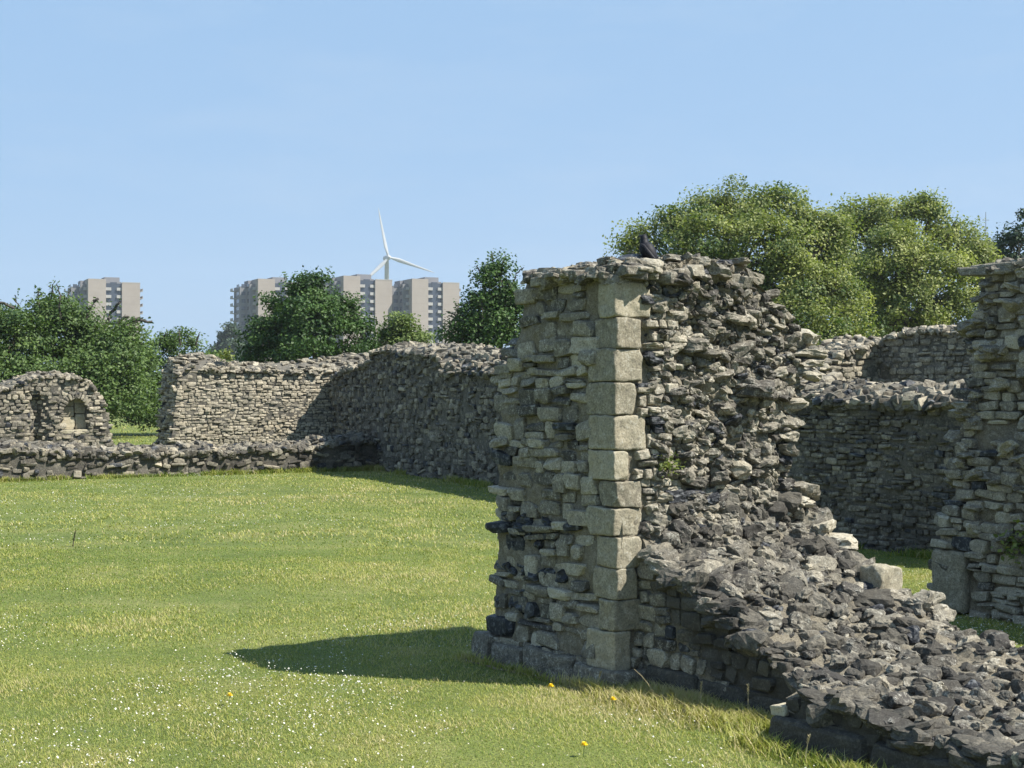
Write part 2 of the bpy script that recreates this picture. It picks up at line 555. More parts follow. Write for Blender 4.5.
# ------------------------------------------------------------------ ground
def ground_mat():
    m, t, b = mat('turf', 0.95)
    n1_ = noise(t, 0.9, 6, 0.65)
    n2_ = noise(t, 0.12, 3, 0.6)
    n3_ = noise(t, 40, 3, 0.7)
    c = ramp(t, n1_, [(0.3, (0.075, 0.105, 0.022)), (0.5, (0.12, 0.15, 0.034)), (0.66, (0.19, 0.195, 0.062))])
    c = mix(t, math_(t, 'MULTIPLY', ramp(t, n2_, [(0.4, (0, 0, 0)), (0.65, (1, 1, 1))]), 0.45), c, (0.15, 0.19, 0.04))
    c = mix(t, math_(t, 'MULTIPLY', ramp(t, n3_, [(0.35, (1, 1, 1)), (0.55, (0, 0, 0))]), 0.5), c, (0.055, 0.06, 0.02))
    t.links.new(c, b.inputs['Base Color'])
    bump(t, b, n3_, 0.8, 0.03)
    return m

def gz(x, y):
    p = np.stack([x * 0.35, y * 0.35, 0 * x + 2.2], -1)
    return 0.035 * fbm(p, 60, 3)

M_TURF = ground_mat()
gm = MB()
# one sheet: fine in the abbey, wide rings out to the horizon
xs = np.concatenate([[-2200, -1100, -400, -120, -50, -25], np.linspace(-14, 14, 113), [25, 50, 120, 400, 1100, 2200]])
ys = np.concatenate([[-500, -100, -20, -5], np.linspace(0, 50, 201), [60, 80, 120, 250, 600, 1300, 2200]])
X, Y = np.meshgrid(xs, ys, indexing='ij')
fade = np.clip((60 - Y) / 15, 0, 1) * np.clip((30 - np.abs(X)) / 10, 0, 1) * np.clip((Y + 5) / 5, 0, 1)
gm.grid(np.stack([X, Y, gz(X, Y) * fade], -1), (0.5, 0, 0))
go = gm.obj('ground', M_TURF, smooth=True)
go['kind'] = 'structure'

# ------------------------------------------------------------------ the hero wall end
D = np.array([0.565, -0.825, 0]); D /= np.linalg.norm(D)
TT = np.array([0.825, 0.565, 0])
TT = TT - D * (TT @ D); TT /= np.linalg.norm(TT)
NC = np.array([0.62, 8.94, 0.0])
ZF = [0, 0.1, 1.0, 1.5, 1.85, 2.1, 2.35, 2.6]

def hero():
    root = thing('ruined_wall', 'tall broken wall end of grey ragstone with pale quoin blocks, crow on top, collapsing into a low rubble wall', 'ruined wall')
    ae = prof(ZF, [1.33, 1.32, 1.28, 1.26, 1.27, 1.12, 1.0, 0.9], 0.03, 5, 3)
    tk = prof([0, 1.0, 1.3, 1.6, 1.9, 2.1, 2.3, 2.5], [1.58, 1.42, 1.38, 1.43, 1.55, 1.64, 1.52, 1.36], 0.03, 5, 9)
    def hf(u):
        return 2.495 + 0.02 * np.asarray(u) + 0.025 * n1(np.asarray(u) * 6, 2)
    def stain(P):
        z = P[..., 2]
        return 0.12 + 0.24 * np.clip((z - 1.75) / 0.6, 0, 1) + 0.22 * fbm(P * 1.5, 91)
    def off(t, z):
        q = np.stack([t * 3.2, z * 3.2, 0 * z], -1)
        lump = 0.05 * fbm(q, 44, 3) + 0.055 * np.abs(fbm(q * 2.2, 47, 3)) + 0.03 * fbm(q * 6, 48, 3) + 0.012 * fbm(q * 18, 49, 2)
        return (lump + 0.07 * np.clip((1.2 - z) / 0.6, 0, 1) ** 1.5) * np.clip((t - 0.17) / 0.25, 0, 1) + 0.01
    wl = Wall(NC, -D, TT, 1.30, tk, hf, cap=lambda u: 0.08 + 0 * u, u0=lambda z: 0 * z, u1=ae, namp=0.04, nf=6, stain=stain, off0=off)
    # top falls away to the right across the thickness
    base_top = wl.top
    wl.top = lambda u, tt: base_top(u, tt) - 0.5 * np.clip((tt - 0.74) / 0.26, 0, 1) ** 1.5
    mb = MB()
    wl.core(mb, du=0.014, inset=0.028, tone=0.5)
    mb.obj('rubble_core', M_MORTAR, root)
    # shaded coursed face
    ql = prof([0.1, 1, 2, 2.44, 2.45, 3], [0.2, 0.2, 0.21, 0.2, 0.0, 0.0])
    def hole(u, z):
        return (np.abs(u - 0.86) < 0.07) & (np.abs(z - 0.83) < 0.045)
    fb = MB()
    wl.face(fb, T_HERO, (0.05, 0.12), (0.10, 0.26), depth=0.06, out=0.024, rot=0.06, tone=0.5, spread=0.23, flint=0.04, gap=0.97, ulo=ql, skip=hole, seed=4, irr=0.5)
    # ragged far end and back, seen as outline
    wl.end(fb, T_HERO, 1, (0.05, 0.10), (0.1, 0.22), depth=0.09, out=0.05, rot=0.12, tone=0.45)
    # a few bands of dark knapped flint near the outer edge
    n = 34
    u = np.concatenate([rng.uniform(0.55, 1.26, 20), rng.uniform(0.9, 1.26, 14)])
    z = np.concatenate([rng.choice([0.62, 0.86, 0.92], 20) + rng.normal(size=20) * 0.02, rng.uniform(0.3, 1.0, 14)])
    P = wl.P(u, 0.035 + rng.uniform(-0.01, 0.015, n), z)
    put_stones(fb, T_RUB, P, np.stack([wl.U, wl.T, wl.Z], 1), np.stack([rng.uniform(0.03, 0.06, n), np.full(n, 0.05), rng.uniform(0.022, 0.04, n)], -1), rng.normal(size=(n, 3)) * 0.3, np.stack([np.full(n, 0.3), np.ones(n), np.zeros(n)], -1))
    fb.obj('coursed_face', M_STONE, root)
    tl = prof([0, 2.45, 2.46, 3], [0.2, 0.2, 0.0, 0.0], 0.04, 8, 5)
    rb = MB()
    def torn(n, hx, hzz, sg, outr, rz):
        t = rng.uniform(0.22, 1.62, n); z = rng.uniform(0.6, 2.55, n)
        ok = (z < wl.top(0 * t, np.clip(t / tk(z), 0, 1)) - 0.02) & (t < tk(z) + 0.01) & (t > tl(z) + 0.05)
        t, z = t[ok], z[ok]; n = len(t)
        hx_ = rng.uniform(*hx, n)
        P = wl.P(-(off(t, z) - 0.03 + hx_ * rng.uniform(*outr, n)), t, z)
        half = np.stack([hx_ * rng.uniform(0.7, 1.1, n), hx_ * rng.uniform(0.6, 1.25, n), rng.uniform(*hzz, n)], -1)
        c = wl.cols(P, n, 0.37, 0.2, 0.07)
        c[:, 2] = np.clip(c[:, 2] + 0.4 * rng.random(n) ** 3, 0, 1)
        put_stones(rb, T_RUB, P, np.stack([wl.U, wl.T, wl.Z], 1), half, np.stack([rng.normal(size=n) * sg, rng.normal(size=n) * sg, rng.normal(size=n) * rz], -1), c)
    torn(110, (0.065, 0.115), (0.03, 0.055), 0.14, (-0.5, 0.25), 0.5)
    torn(620, (0.04, 0.07), (0.022, 0.042), 0.22, (-0.5, 0.4), 0.7)
    torn(1500, (0.018, 0.04), (0.012, 0.027), 0.4, (-0.3, 0.6), 1.2)
    # small straightened stones beside the quoins
    S = courses(0.10, 0.42, 0.13, 2.44, (0.04, 0.075), (0.06, 0.12), seed=3)
    yq = EYE + (HORIZ - np.array([282, 317, 348, 382, 415, 451, 481, 508, 537, 569, 600, 632, 672])) / FPX * NC[1]
    vq_ = np.array([0.26, 0.185, 0.2, 0.145, 0.22, 0.095, 0.185, 0.2, 0.185, 0.145, 0.26, 0.105])
    zi = np.clip(np.searchsorted(-yq, -S[:, 1]) - 1, 0, 11)
    S = S[(S[:, 0] - S[:, 2] * 0.8 > vq_[zi]) & ((S[:, 0] < 0.3) | (S[:, 1] > 0.8))]
    t, z, hl, hh = S.T
    n = len(t)
    P = wl.P(-0.005 - rng.uniform(-0.01, 0.02, n) + 0.05, t, z)
    put_stones(rb, T_HERO, P, np.stack([wl.U, wl.T, wl.Z], 1), np.stack([np.full(n, 0.07), hl * 0.92, hh * 0.92], -1), rng.normal(size=(n, 3)) * 0.06, wl.cols(P, n, 0.6, 0.15, 0.02))
    # flakes of stone in the outline on the right
    n = 150
    z = rng.uniform(0.75, 2.2, n); u = rng.uniform(-0.05, 0.7, n)
    P = wl.P(u, tk(z) + rng.uniform(-0.10, 0.01, n), z)
    put_stones(rb, T_RUB, P, np.stack([wl.U, wl.T, wl.Z], 1), np.stack([rng.uniform(0.06, 0.12, n), rng.uniform(0.06, 0.13, n), rng.uniform(0.025, 0.055, n)], -1), rng.normal(size=(n, 3)) * np.array([0.12, 0.12, 0.5]), wl.cols(P, n, 0.5, 0.2, 0.04))
    rb.obj('torn_rubble_face', M_STONE, root)
    cb = MB()
    wl.cap_stones(cb, T_RUB, 170, (0.03, 0.10), (0.015, 0.045), rot=0.18, tone=0.4, spread=0.2, flint=0.04, lift=0.0)
    n = 36
    u = np.concatenate([rng.uniform(0, 0.80, 22), np.full(14, -0.01) + rng.normal(size=14) * 0.02])
    t = np.concatenate([rng.normal(size=22) * 0.02 + 0.02, rng.uniform(0, 1.0, 14)])
    P = wl.P(u, t, 2.505 + rng.normal(size=n) * 0.02)
    put_stones(cb, T_HERO, P, np.stack([wl.U, wl.T, wl.Z], 1), np.stack([rng.uniform(0.04, 0.10, n), rng.uniform(0.05, 0.09, n), rng.uniform(0.018, 0.04, n)], -1), rng.normal(size=(n, 3)) * np.array([0.12, 0.12, 0.5]), wl.cols(P, n, 0.42, 0.18, 0.0))
    cb.obj('rubble_top', M_STONE, root)
    # quoins
    yb = [282, 317, 348, 382, 415, 451, 481, 508, 537, 569, 600, 632, 672]
    ext = [(600, 650), (595, 640), (590, 642), (588, 635), (590, 645), (590, 628), (600, 640), (588, 642), (597, 640), (594, 635), (600, 650), (588, 630)]
    fr = np.stack([-D, TT, np.array([0, 0, 1.0])], 1)
    for i, (a, b) in enumerate(ext):
        z1 = EYE + (HORIZ - yb[i]) / FPX * NC[1]; z0 = EYE + (HORIZ - yb[i + 1]) / FPX * NC[1]
        kl, kr = (a - 512) / FPX, (b - 512) / FPX
        al = (kl * NC[1] - NC[0]) / (-D[0] + kl * D[1]) if True else 0
        al = abs((NC[0] - kl * NC[1]) / (D[0] - kl * D[1]))
        vr = abs((kr * NC[1] - NC[0]) / (TT[0] - kr * TT[1]))
        q = MB()
        jx = rng.uniform(-0.008, 0.008)
        block(q, fr, NC, (-0.012 + jx, -0.012 - jx, z0 + 0.002), (al, vr, z1 - 0.002), 18, 100 + i, tone=float(np.clip(0.54 + 0.16 * rng.normal(), 0.36, 0.78)), stain=[0.32, 0.16, 0.16, 0.08, 0.14, 0.06, 0.1, 0.12, 0.04, 0.04, 0.08, 0.12][i], chops=7, rough=0.013, pw=40)
        q.obj('quoin_stone', M_ASHLAR, root, smooth=True)
    # plinth: long worn blocks along the foot
    pb = MB()
    def pl(w0, w1, v, z1, d=0.3, seed=0, st=0.35, z0=-0.1):
        block(pb, fr, NC, (w0 + 0.004, v, z0), (w1 - 0.004, v + d, z1), 12, seed, tone=0.35, stain=st, chops=4, rough=0.018, pw=16)
    pl(-0.10, 0.38, -0.06, 0.13, seed=201, st=0.15)
    pl(0.38, 0.92, -0.055, 0.15, seed=202)
    pl(0.92, 1.28, -0.06, 0.13, seed=203)
    pl(1.28, 1.50, -0.07, 0.17, seed=204, st=0.3)
    pl(-0.55, -0.10, 0.13, 0.17, seed=205, st=0.75)
    pl(-0.95, -0.55, 0.14, 0.16, seed=206, st=0.85)
    pl(-1.5, -0.95, 0.13, 0.15, seed=207, st=0.85)
    pl(-2.1, -1.46, -0.19, 0.15, d=0.5, seed=208, st=0.85)
    pl(-2.7, -2.1, -0.18, 0.14, d=0.5, seed=209, st=0.85)
    pl(-3.4, -2.7, -0.19, 0.15, d=0.5, seed=210, st=0.85)
    pl(-4.2, -3.4, -0.19, 0.14, d=0.5, seed=211, st=0.85)
    pb.obj('plinth', M_STONE, root)

    # ---- low collapsed wall running on towards the right
    def hlow(v, wv):
        v, wv = np.asarray(v, float), np.asarray(wv, float)
        b = 0.80 + 0.04 * v - 0.39 * wv
        b = np.where(wv > 1.35, 0.80 + 0.04 * v - 0.39 * 1.35 - 0.05 * (wv - 1.35), b)
        b = b + 0.26 * np.exp(-np.clip(wv, 0, 9) / 0.10) * np.clip(v / 0.4, 0, 1)
        P = np.stack([v * 3.0, wv * 3.0, 0 * v], -1)
        return b + 0.05 * fbm(P, 71, 4) + 0.035 * np.abs(fbm(P * 2.3, 72, 3)) + 0.022 * fbm(P * 6, 73, 3) + 0.03 * np.round(2.2 * vnoise(P * 0.7, 75)) / 2.2
    def vl(wv):
        return np.where(wv < 1.50, 0.17, -0.13) + 0.03 * n1(wv * 5, 31)
    lb = MB()
    wv = np.concatenate([np.linspace(-0.15, 1.47, 104), np.linspace(1.53, 4.3, 146)])
    q = np.linspace(0, 1, 90)
    W_, Q = np.meshgrid(wv, q, indexing='ij')
    v0 = vl(W_); v1 = 1.6 + 0.06 * n1(W_ * 3, 32)
    V_ = v0 + (v1 - v0) * Q
    def LP(wq, vq, zq):
        return NC + np.asarray(wq)[..., None] * D + np.asarray(vq)[..., None] * TT + np.asarray(zq)[..., None] * np.array([0, 0, 1.0])
    def lcol(P, k, st):
        c = np.zeros(P.shape); c[..., 0] = k; c[..., 2] = st
        return c
    Pt = LP(W_, V_, hlow(V_, W_))
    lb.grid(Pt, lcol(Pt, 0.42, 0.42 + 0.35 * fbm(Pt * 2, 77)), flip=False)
    f = np.linspace(0, 1, 26)
    W_, F_ = np.meshgrid(wv, f, indexing='ij')
    for side in (0, 1):
        v = vl(W_) if side == 0 else 1.6 + 0.06 * n1(W_ * 3, 32)
        h = hlow(v, W_)
        P = LP(W_, v, F_ * h)
        nn = 0.03 * np.stack([fbm(P * 6 + 7 * i, 80 + i) for i in range(3)], -1) * (np.sin(F_ * np.pi)[..., None])
        P = P + nn
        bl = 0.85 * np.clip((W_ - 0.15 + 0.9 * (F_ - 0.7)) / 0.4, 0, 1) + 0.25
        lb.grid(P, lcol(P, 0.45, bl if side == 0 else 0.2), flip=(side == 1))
    lb.obj('low_wall_core', M_MORTAR, root)
    # stones in the side face, and crusted black towards the near end
    S = courses(0.0, 4.3, 0.1, 1.1, (0.06, 0.11), (0.08, 0.2), seed=12)
    u, z, hl, hh = S.T
    ok = (z + hh * 0.2 < hlow(vl(u), u) - 0.01)
    u, z, hl, hh = S[ok].T
    n = len(u)
    h = hlow(vl(u), u)
    P = LP(u, vl(u) + 0.035 - rng.uniform(-0.015, 0.025, n), z)
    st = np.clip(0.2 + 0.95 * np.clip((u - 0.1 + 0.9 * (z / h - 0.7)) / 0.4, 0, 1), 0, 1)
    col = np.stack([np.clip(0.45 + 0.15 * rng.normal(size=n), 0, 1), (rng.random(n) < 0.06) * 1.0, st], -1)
    fl = np.stack([D, TT, np.array([0, 0, 1.0])], 1)
    sb = MB()
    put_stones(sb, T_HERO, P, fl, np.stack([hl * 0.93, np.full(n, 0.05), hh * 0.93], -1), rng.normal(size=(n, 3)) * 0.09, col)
    # end of the near length, turned away
    # stones over the top
    n = 2300
    wq = np.where(np.arange(n) < 600, rng.uniform(-0.1, 0.5, n), rng.uniform(-0.02, 4.2, n))
    vq = vl(wq) + (1.62 - vl(wq)) * rng.random(n)
    z = hlow(vq, wq)
    P = LP(wq, vq, z + rng.uniform(-0.035, 0.015, n))
    big = rng.random(n) ** 5
    half = np.stack([0.018 + 0.03 * rng.random(n) + 0.07 * big * rng.uniform(0.7, 1.3, n), 0.018 + 0.025 * rng.random(n) + 0.055 * big * rng.uniform(0.7, 1.3, n), 0.014 + 0.016 * rng.random(n) + 0.05 * big * rng.uniform(0.6, 1.2, n)], -1)
    r = np.stack([rng.normal(size=n) * 0.25, rng.normal(size=n) * 0.25, rng.uniform(0, 6.28, n)], -1)
    col = np.stack([np.clip(0.34 + 0.18 * rng.normal(size=n), 0, 0.7), (rng.random(n) < 0.03) * 1.0, np.clip(0.5 + 0.28 * rng.normal(size=n) + 0.08 * np.clip(wq, 0, 1.5), 0.2, 1)], -1)
    put_stones(sb, T_RUB, P, np.eye(3), half, r, col)
    # overhanging lip along the left edge
    n = 120
    wq = rng.uniform(0.0, 4.2, n)
    vq = vl(wq) + rng.uniform(0.02, 0.14, n)
    P = LP(wq, vq, hlow(vl(wq), wq) + rng.uniform(-0.06, 0.01, n))
    half = np.stack([rng.uniform(0.06, 0.14, n), rng.uniform(0.06, 0.11, n), rng.uniform(0.03, 0.06, n)], -1)
    col = np.stack([np.clip(0.4 + 0.15 * rng.normal(size=n), 0, 1), 0 * wq, np.clip(0.5 + 0.3 * np.clip(wq, 0, 1), 0, 1)], -1)
    put_stones(sb, T_RUB, P, fl, half, np.stack([rng.normal(size=n) * 0.15, rng.normal(size=n) * 0.15, rng.normal(size=n) * 0.5], -1), col)
    # far edge stones, read against the grass
    n = 90
    wq = rng.uniform(-0.2, 3.0, n)
    P = LP(wq, 1.58 + rng.uniform(-0.1, 0.06, n), hlow(1.6 + 0 * wq, wq) + rng.uniform(-0.15, 0.03, n))
    half = np.stack([rng.uniform(0.06, 0.13, n), rng.uniform(0.06, 0.12, n), rng.uniform(0.03, 0.06, n)], -1)
    put_stones(sb, T_RUB, P, fl, half, np.stack([rng.normal(size=n) * 0.12, rng.normal(size=n) * 0.12, rng.normal(size=n) * 0.4], -1), np.stack([np.clip(0.5 + 0.15 * rng.normal(size=n), 0, 1), 0 * wq, np.full(n, 0.15)], -1))
    sb.obj('low_wall_stones', M_STONE, root)
    d1 = MB()
    block(d1, fl, NC, (0.59, 1.44, 0.46), (0.76, 1.64, 0.72), 14, 301, tone=0.6, stain=0.16, chops=9, rough=0.03)
    o = d1.obj('dressed_block', M_ASHLAR, root, smooth=True)
    o['label'] = 'pale squared block at the back edge of the rubble'
    d2 = MB()
    block(d2, fl, NC, (1.45, -0.15, 0.146), (1.55, 0.03, 0.20), 10, 302, tone=1.0, stain=0.0, chops=7, rough=0.02)
    o = d2.obj('dressed_block', M_ASHLAR, root, smooth=True)
    o['label'] = 'small white broken block on the sill'
    return wl

HW = hero()

# ------------------------------------------------------------------ the tall pier on the right
def right_pier():
    root = thing('ruined_pier', 'tall shaded ragstone pier cut off by the right edge of the photo', 'ruined pier')
    O = np.array([3.47, 12.3, 0.0])
    def stain(P):
        return 0.10 + 0.15 * fbm(P * 1.2, 93) + 0.08 * np.clip((P[..., 2] - 2.3) / 0.4, 0, 1)
    u0 = prof([0, 0.5, 0.75, 0.8, 1.3, 1.7, 2.1, 2.25, 2.5, 2.62, 2.8], [-0.02, 0.0, 0.0, 0.1, 0.16, 0.24, 0.36, 0.28, 0.42, 0.46, 0.48], 0.025, 5, 13)
    def dep(u, z):
        # a hollow where facing stones have fallen, lower half stands forward
        return 0.10 * np.exp(-((z - 1.75) / 0.35) ** 2) * np.clip((u - 0.3) * 3, 0, 1) + 0.07 * np.clip((z - 0.9) / 0.2, 0, 1) * np.clip((0.45 - u) * 5, 0, 1)
    wl = Wall(O, D, TT, 2.6, 1.3, lambda u: 2.73 + 0.04 * np.asarray(u) + 0.05 * n1(np.asarray(u) * 5, 41), cap=lambda u: 0.08 + 0 * u, u0=u0, dep=dep, namp=0.05, nf=3.5, stain=stain)
    mb = MB(); wl.core(mb, du=0.04, inset=0.05, tone=0.5); mb.obj('rubble_core', M_MORTAR, root)
    def sk(u, z):
        return ((np.abs(u - 0.56) < 0.06) & (np.abs(z - 0.79) < 0.05)) | ((np.abs(u - 0.42) < 0.07) & (np.abs(z - 0.08) < 0.05)) | ((u < 0.33) & (z < 0.52)) | ((np.abs(u - 0.55) < 0.25) & (np.abs(z - 1.45) < 0.07))
    fb = MB()
    wl.face(fb, T_HERO, (0.045, 0.10), (0.08, 0.22), depth=0.07, out=0.03, rot=0.07, tone=0.62, spread=0.17, flint=0.02, gap=0.98, skip=sk, seed=21)
    n = 90
    z = rng.uniform(0.6, 2.65, n); u = np.maximum(rng.uniform(0.1, 1.6, n), u0(z) + 0.1)
    P = wl.P(u, dep(u, z) - rng.uniform(-0.03, 0.05, n), z)
    put_stones(fb, T_RUB, P, np.stack([wl.U, wl.T, wl.Z], 1), np.stack([rng.uniform(0.04, 0.10, n), rng.uniform(0.05, 0.09, n), rng.uniform(0.02, 0.045, n)], -1), rng.normal(size=(n, 3)) * 0.2, wl.cols(P, n, 0.55, 0.18, 0.04))
    n = 110
    z = rng.uniform(0.75, 2.75, n)
    P = wl.P(u0(z) + rng.uniform(-0.04, 0.1, n), rng.uniform(0, 0.6, n), z)
    put_stones(fb, T_RUB, P, np.stack([wl.U, wl.T, wl.Z], 1), np.stack([rng.uniform(0.04, 0.09, n), rng.uniform(0.06, 0.12, n), rng.uniform(0.02, 0.045, n)], -1), rng.normal(size=(n, 3)) * 0.12, wl.cols(P, n, 0.5, 0.18, 0.04))
    wl.end(fb, T_HERO, 0, (0.06, 0.11), (0.1, 0.22), depth=0.08, out=0.04, tone=0.5)
    fb.obj('coursed_face', M_STONE, root)
    cb = MB(); wl.cap_stones(cb, T_RUB, 70, (0.07, 0.15), (0.035, 0.06), rot=0.12, tone=0.45, flint=0.02); 
    P = wl.P(np.array([0.44, 0.60]), np.array([0.05, 0.1]), np.array([2.74, 2.76]))
    put_stones(cb, T_HERO, P, np.stack([wl.U, wl.T, wl.Z], 1), [[0.17, 0.16, 0.035], [0.2, 0.15, 0.03]], [[0, 0.03, 0.1], [0, -0.02, 0]], [[0.45, 0, 0.1], [0.5, 0, 0.1]])
    cb.obj('rubble_top', M_STONE, root)
    fl = np.stack([D, TT, np.array([0, 0, 1.0])], 1)
    d = MB(); block(d, fl, O, (-0.03, -0.02, 0.0), (0.30, 0.3, 0.5), 12, 401, tone=0.45, stain=0.12, chops=4, rough=0.012)
    o = d.obj('dressed_block', M_ASHLAR, root, smooth=True); o['label'] = 'tall squared block at the foot of the pier'
right_pier()

# ------------------------------------------------------------------ walls of the range behind
def far_wall(name, label, P0, P1, toward, thick, hface, cap, tone=0.55, rh=(0.05, 0.10), ln=(0.09, 0.24), stain=None, u0=lambda z: 0 * z, u1=None, dep=lambda u, z: 0 * u, skip=None, extra=None, capdens=45, flint=0.03, spread=0.2, ends=(0, 1), csize=(0.04, 0.11), chz=(0.02, 0.055), ctone=0.45, out=0.022, irr=0.5, rot=0.06):
    root = thing(name, label, 'ruined wall')
    P0, P1 = np.array([*P0, 0.0]), np.array([*P1, 0.0])
    U = P1 - P0; L = np.linalg.norm(U); U /= L
    T_ = np.array([-U[1], U[0], 0])
    if T_ @ np.array([*toward, 0.0]) > 0:
        T_ = -T_
    stain = stain or (lambda P: 0.08 + 0.18 * fbm(P * 0.8, 95))
    wl = Wall(P0, U, T_, L, thick, hface, cap, u0=u0, u1=u1, dep=dep, namp=0.04, nf=3, stain=stain)
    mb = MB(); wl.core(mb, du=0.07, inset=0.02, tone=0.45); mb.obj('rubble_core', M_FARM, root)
    fb = MB()
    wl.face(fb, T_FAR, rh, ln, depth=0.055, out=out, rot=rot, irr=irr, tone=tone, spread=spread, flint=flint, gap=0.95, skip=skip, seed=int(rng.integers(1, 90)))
    for e in ends:
        wl.end(fb, T_FAR, e, rh, ln, depth=0.09, out=0.06, tone=tone, gap=0.98)
    fb.obj('coursed_face', M_FAR, root)
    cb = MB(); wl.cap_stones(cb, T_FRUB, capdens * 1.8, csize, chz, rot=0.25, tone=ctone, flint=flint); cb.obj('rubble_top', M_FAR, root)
    if extra:
        extra(root, wl)
    return wl

# long shaded wall closing the lawn on the right, running away from behind the wall end
A = np.array([2.0, 22.6]); B = np.array([-4.5, 37.1])
LAB = np.linalg.norm(B - A)
def on_ab(px):
    k = (px - 512) / FPX
    d = (B - A) / LAB
    return float((k * A[1] - A[0]) / (d[0] - k * d[1]))
def zd(px, py, s, A=A, B=B):
    d = A[1] + (B - A)[1] / np.linalg.norm(B - A) * s
    return EYE + (HORIZ - py) / FPX * d
pxs = [500, 470, 445, 440, 420, 395, 378, 373, 365, 350, 338, 330]
pys = [374, 374, 372, 358, 354, 352, 352, 354, 366, 370, 374, 380]
us = [on_ab(p) for p in pxs]
hs = [zd(p, q, u) for p, q, u in zip(pxs, pys, us)]
us = [0] + us; hs = [2.3] + hs
cps = [0.45, 0.42, 0.40, 0.38, 0.22, 0.15, 0.12, 0.1, 0.1, 0.1, 0.1, 0.1, 0.08]
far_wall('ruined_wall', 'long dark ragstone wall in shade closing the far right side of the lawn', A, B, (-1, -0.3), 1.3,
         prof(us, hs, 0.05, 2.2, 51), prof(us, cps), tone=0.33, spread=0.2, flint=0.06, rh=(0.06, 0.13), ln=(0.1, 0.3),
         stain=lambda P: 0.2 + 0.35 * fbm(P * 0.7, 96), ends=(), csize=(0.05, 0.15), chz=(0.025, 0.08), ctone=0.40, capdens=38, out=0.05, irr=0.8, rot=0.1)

# sunlit wall facing the lawn, at the back
B2 = np.array([-4.2, 37.3]); A2 = np.array([-8.26, 35.1])
dA = (B2 - A2) / np.linalg.norm(B2 - A2)
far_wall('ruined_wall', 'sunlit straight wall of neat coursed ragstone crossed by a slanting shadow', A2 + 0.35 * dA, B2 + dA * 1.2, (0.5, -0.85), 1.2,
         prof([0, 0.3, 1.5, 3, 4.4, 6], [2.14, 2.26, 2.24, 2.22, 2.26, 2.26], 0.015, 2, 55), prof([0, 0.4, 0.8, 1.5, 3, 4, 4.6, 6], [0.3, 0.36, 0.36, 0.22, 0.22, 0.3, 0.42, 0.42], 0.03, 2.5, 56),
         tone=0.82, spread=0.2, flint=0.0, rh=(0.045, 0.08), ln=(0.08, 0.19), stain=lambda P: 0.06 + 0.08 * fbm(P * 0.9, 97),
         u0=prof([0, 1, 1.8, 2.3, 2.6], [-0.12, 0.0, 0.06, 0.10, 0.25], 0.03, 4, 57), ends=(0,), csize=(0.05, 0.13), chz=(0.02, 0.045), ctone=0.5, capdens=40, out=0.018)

# niche ruin at the left
U0 = np.array([-13.4, 32.33]); U1 = np.array([-9.30, 34.55])
LN = np.linalg.norm(U1 - U0)
def on_n(px):
    k = (px - 512) / FPX
    d = (U1 - U0) / LN
    return float((k * U0[1] - U0[0]) / (d[0] - k * d[1]))
nx = [0, 10, 20, 35, 50, 75, 88, 96, 102, 107]
ny = [392, 388, 384, 379, 377, 378, 384, 392, 402, 414]
un = [on_n(p) for p in nx]
hn = [EYE + (HORIZ - q) / FPX * (U0[1] + (U1 - U0)[1] / LN * u) for u, q in zip(un, ny)]
NCX = on_n(76); ND = on_n(38)
def niche_in(u, z, grow=0.0):
    hw = 0.25 + grow
    arch = 1.30 + grow + 0.30 * np.sqrt(np.clip(1 - ((u - NCX) / hw) ** 2, 0, 1))
    return (np.abs(u - NCX) < hw) & (z > 0.88 - grow) & (z < arch)
def dep_n(u, z):
    a = niche_in(u, z, 0.02) * 0.30
    c = np.exp(-((u - ND) / 0.16) ** 2) * np.clip((1.75 - z) / 0.2, 0, 1) * 0.28
    return a + c
def niche_extra(root, wl):
    q = MB()
    fr = np.stack([wl.U, wl.T, wl.Z], 1)
    for i, (a, b, c, d_) in enumerate([(-0.33, 0.02, 0.9, 1.18), (0.03, 0.33, 0.9, 1.25), (-0.29, 0.0, 1.19, 1.42), (0.01, 0.32, 1.26, 1.5), (-0.25, 0.0, 1.43, 1.65)]):
        block(q, fr, wl.O, (NCX + a, 0.20, c), (NCX + b, 0.4, d_), 5, 500 + i, tone=0.7 + 0.15 * rng.normal(), stain=0.0)
    block(q, fr, wl.O, (NCX - 0.34, 0.0, 0.80), (NCX + 0.34, 0.4, 0.895), 6, 510, tone=0.9)
    block(q, fr, wl.O, (NCX + 0.0, 0.2, 1.5), (NCX + 0.25, 0.4, 1.7), 5, 511, tone=0.8)
    q.obj('niche_lining', M_ASHLAR, root)
    a = MB()
    th = np.linspace(-1.35, 1.35, 13)
    for t in th:
        c = wl.P(NCX + 0.33 * math.sin(t), 0.03, 1.30 + 0.37 * math.cos(t))
        ca, sa = math.cos(t), math.sin(t)
        f2 = np.stack([wl.U * ca - wl.Z * sa, wl.T, wl.U * sa + wl.Z * ca], 1)
        put_stones(a, T_FAR, [c], f2, [[rng.uniform(0.025, 0.045), 0.07, rng.uniform(0.05, 0.085)]], [[0.1 * rng.normal(), 0.12 * rng.normal(), 0.1 * rng.normal()]], [[0.45 + 0.15 * rng.normal(), 0, 0.15]])
    a.obj('niche_arch', M_FAR, root)
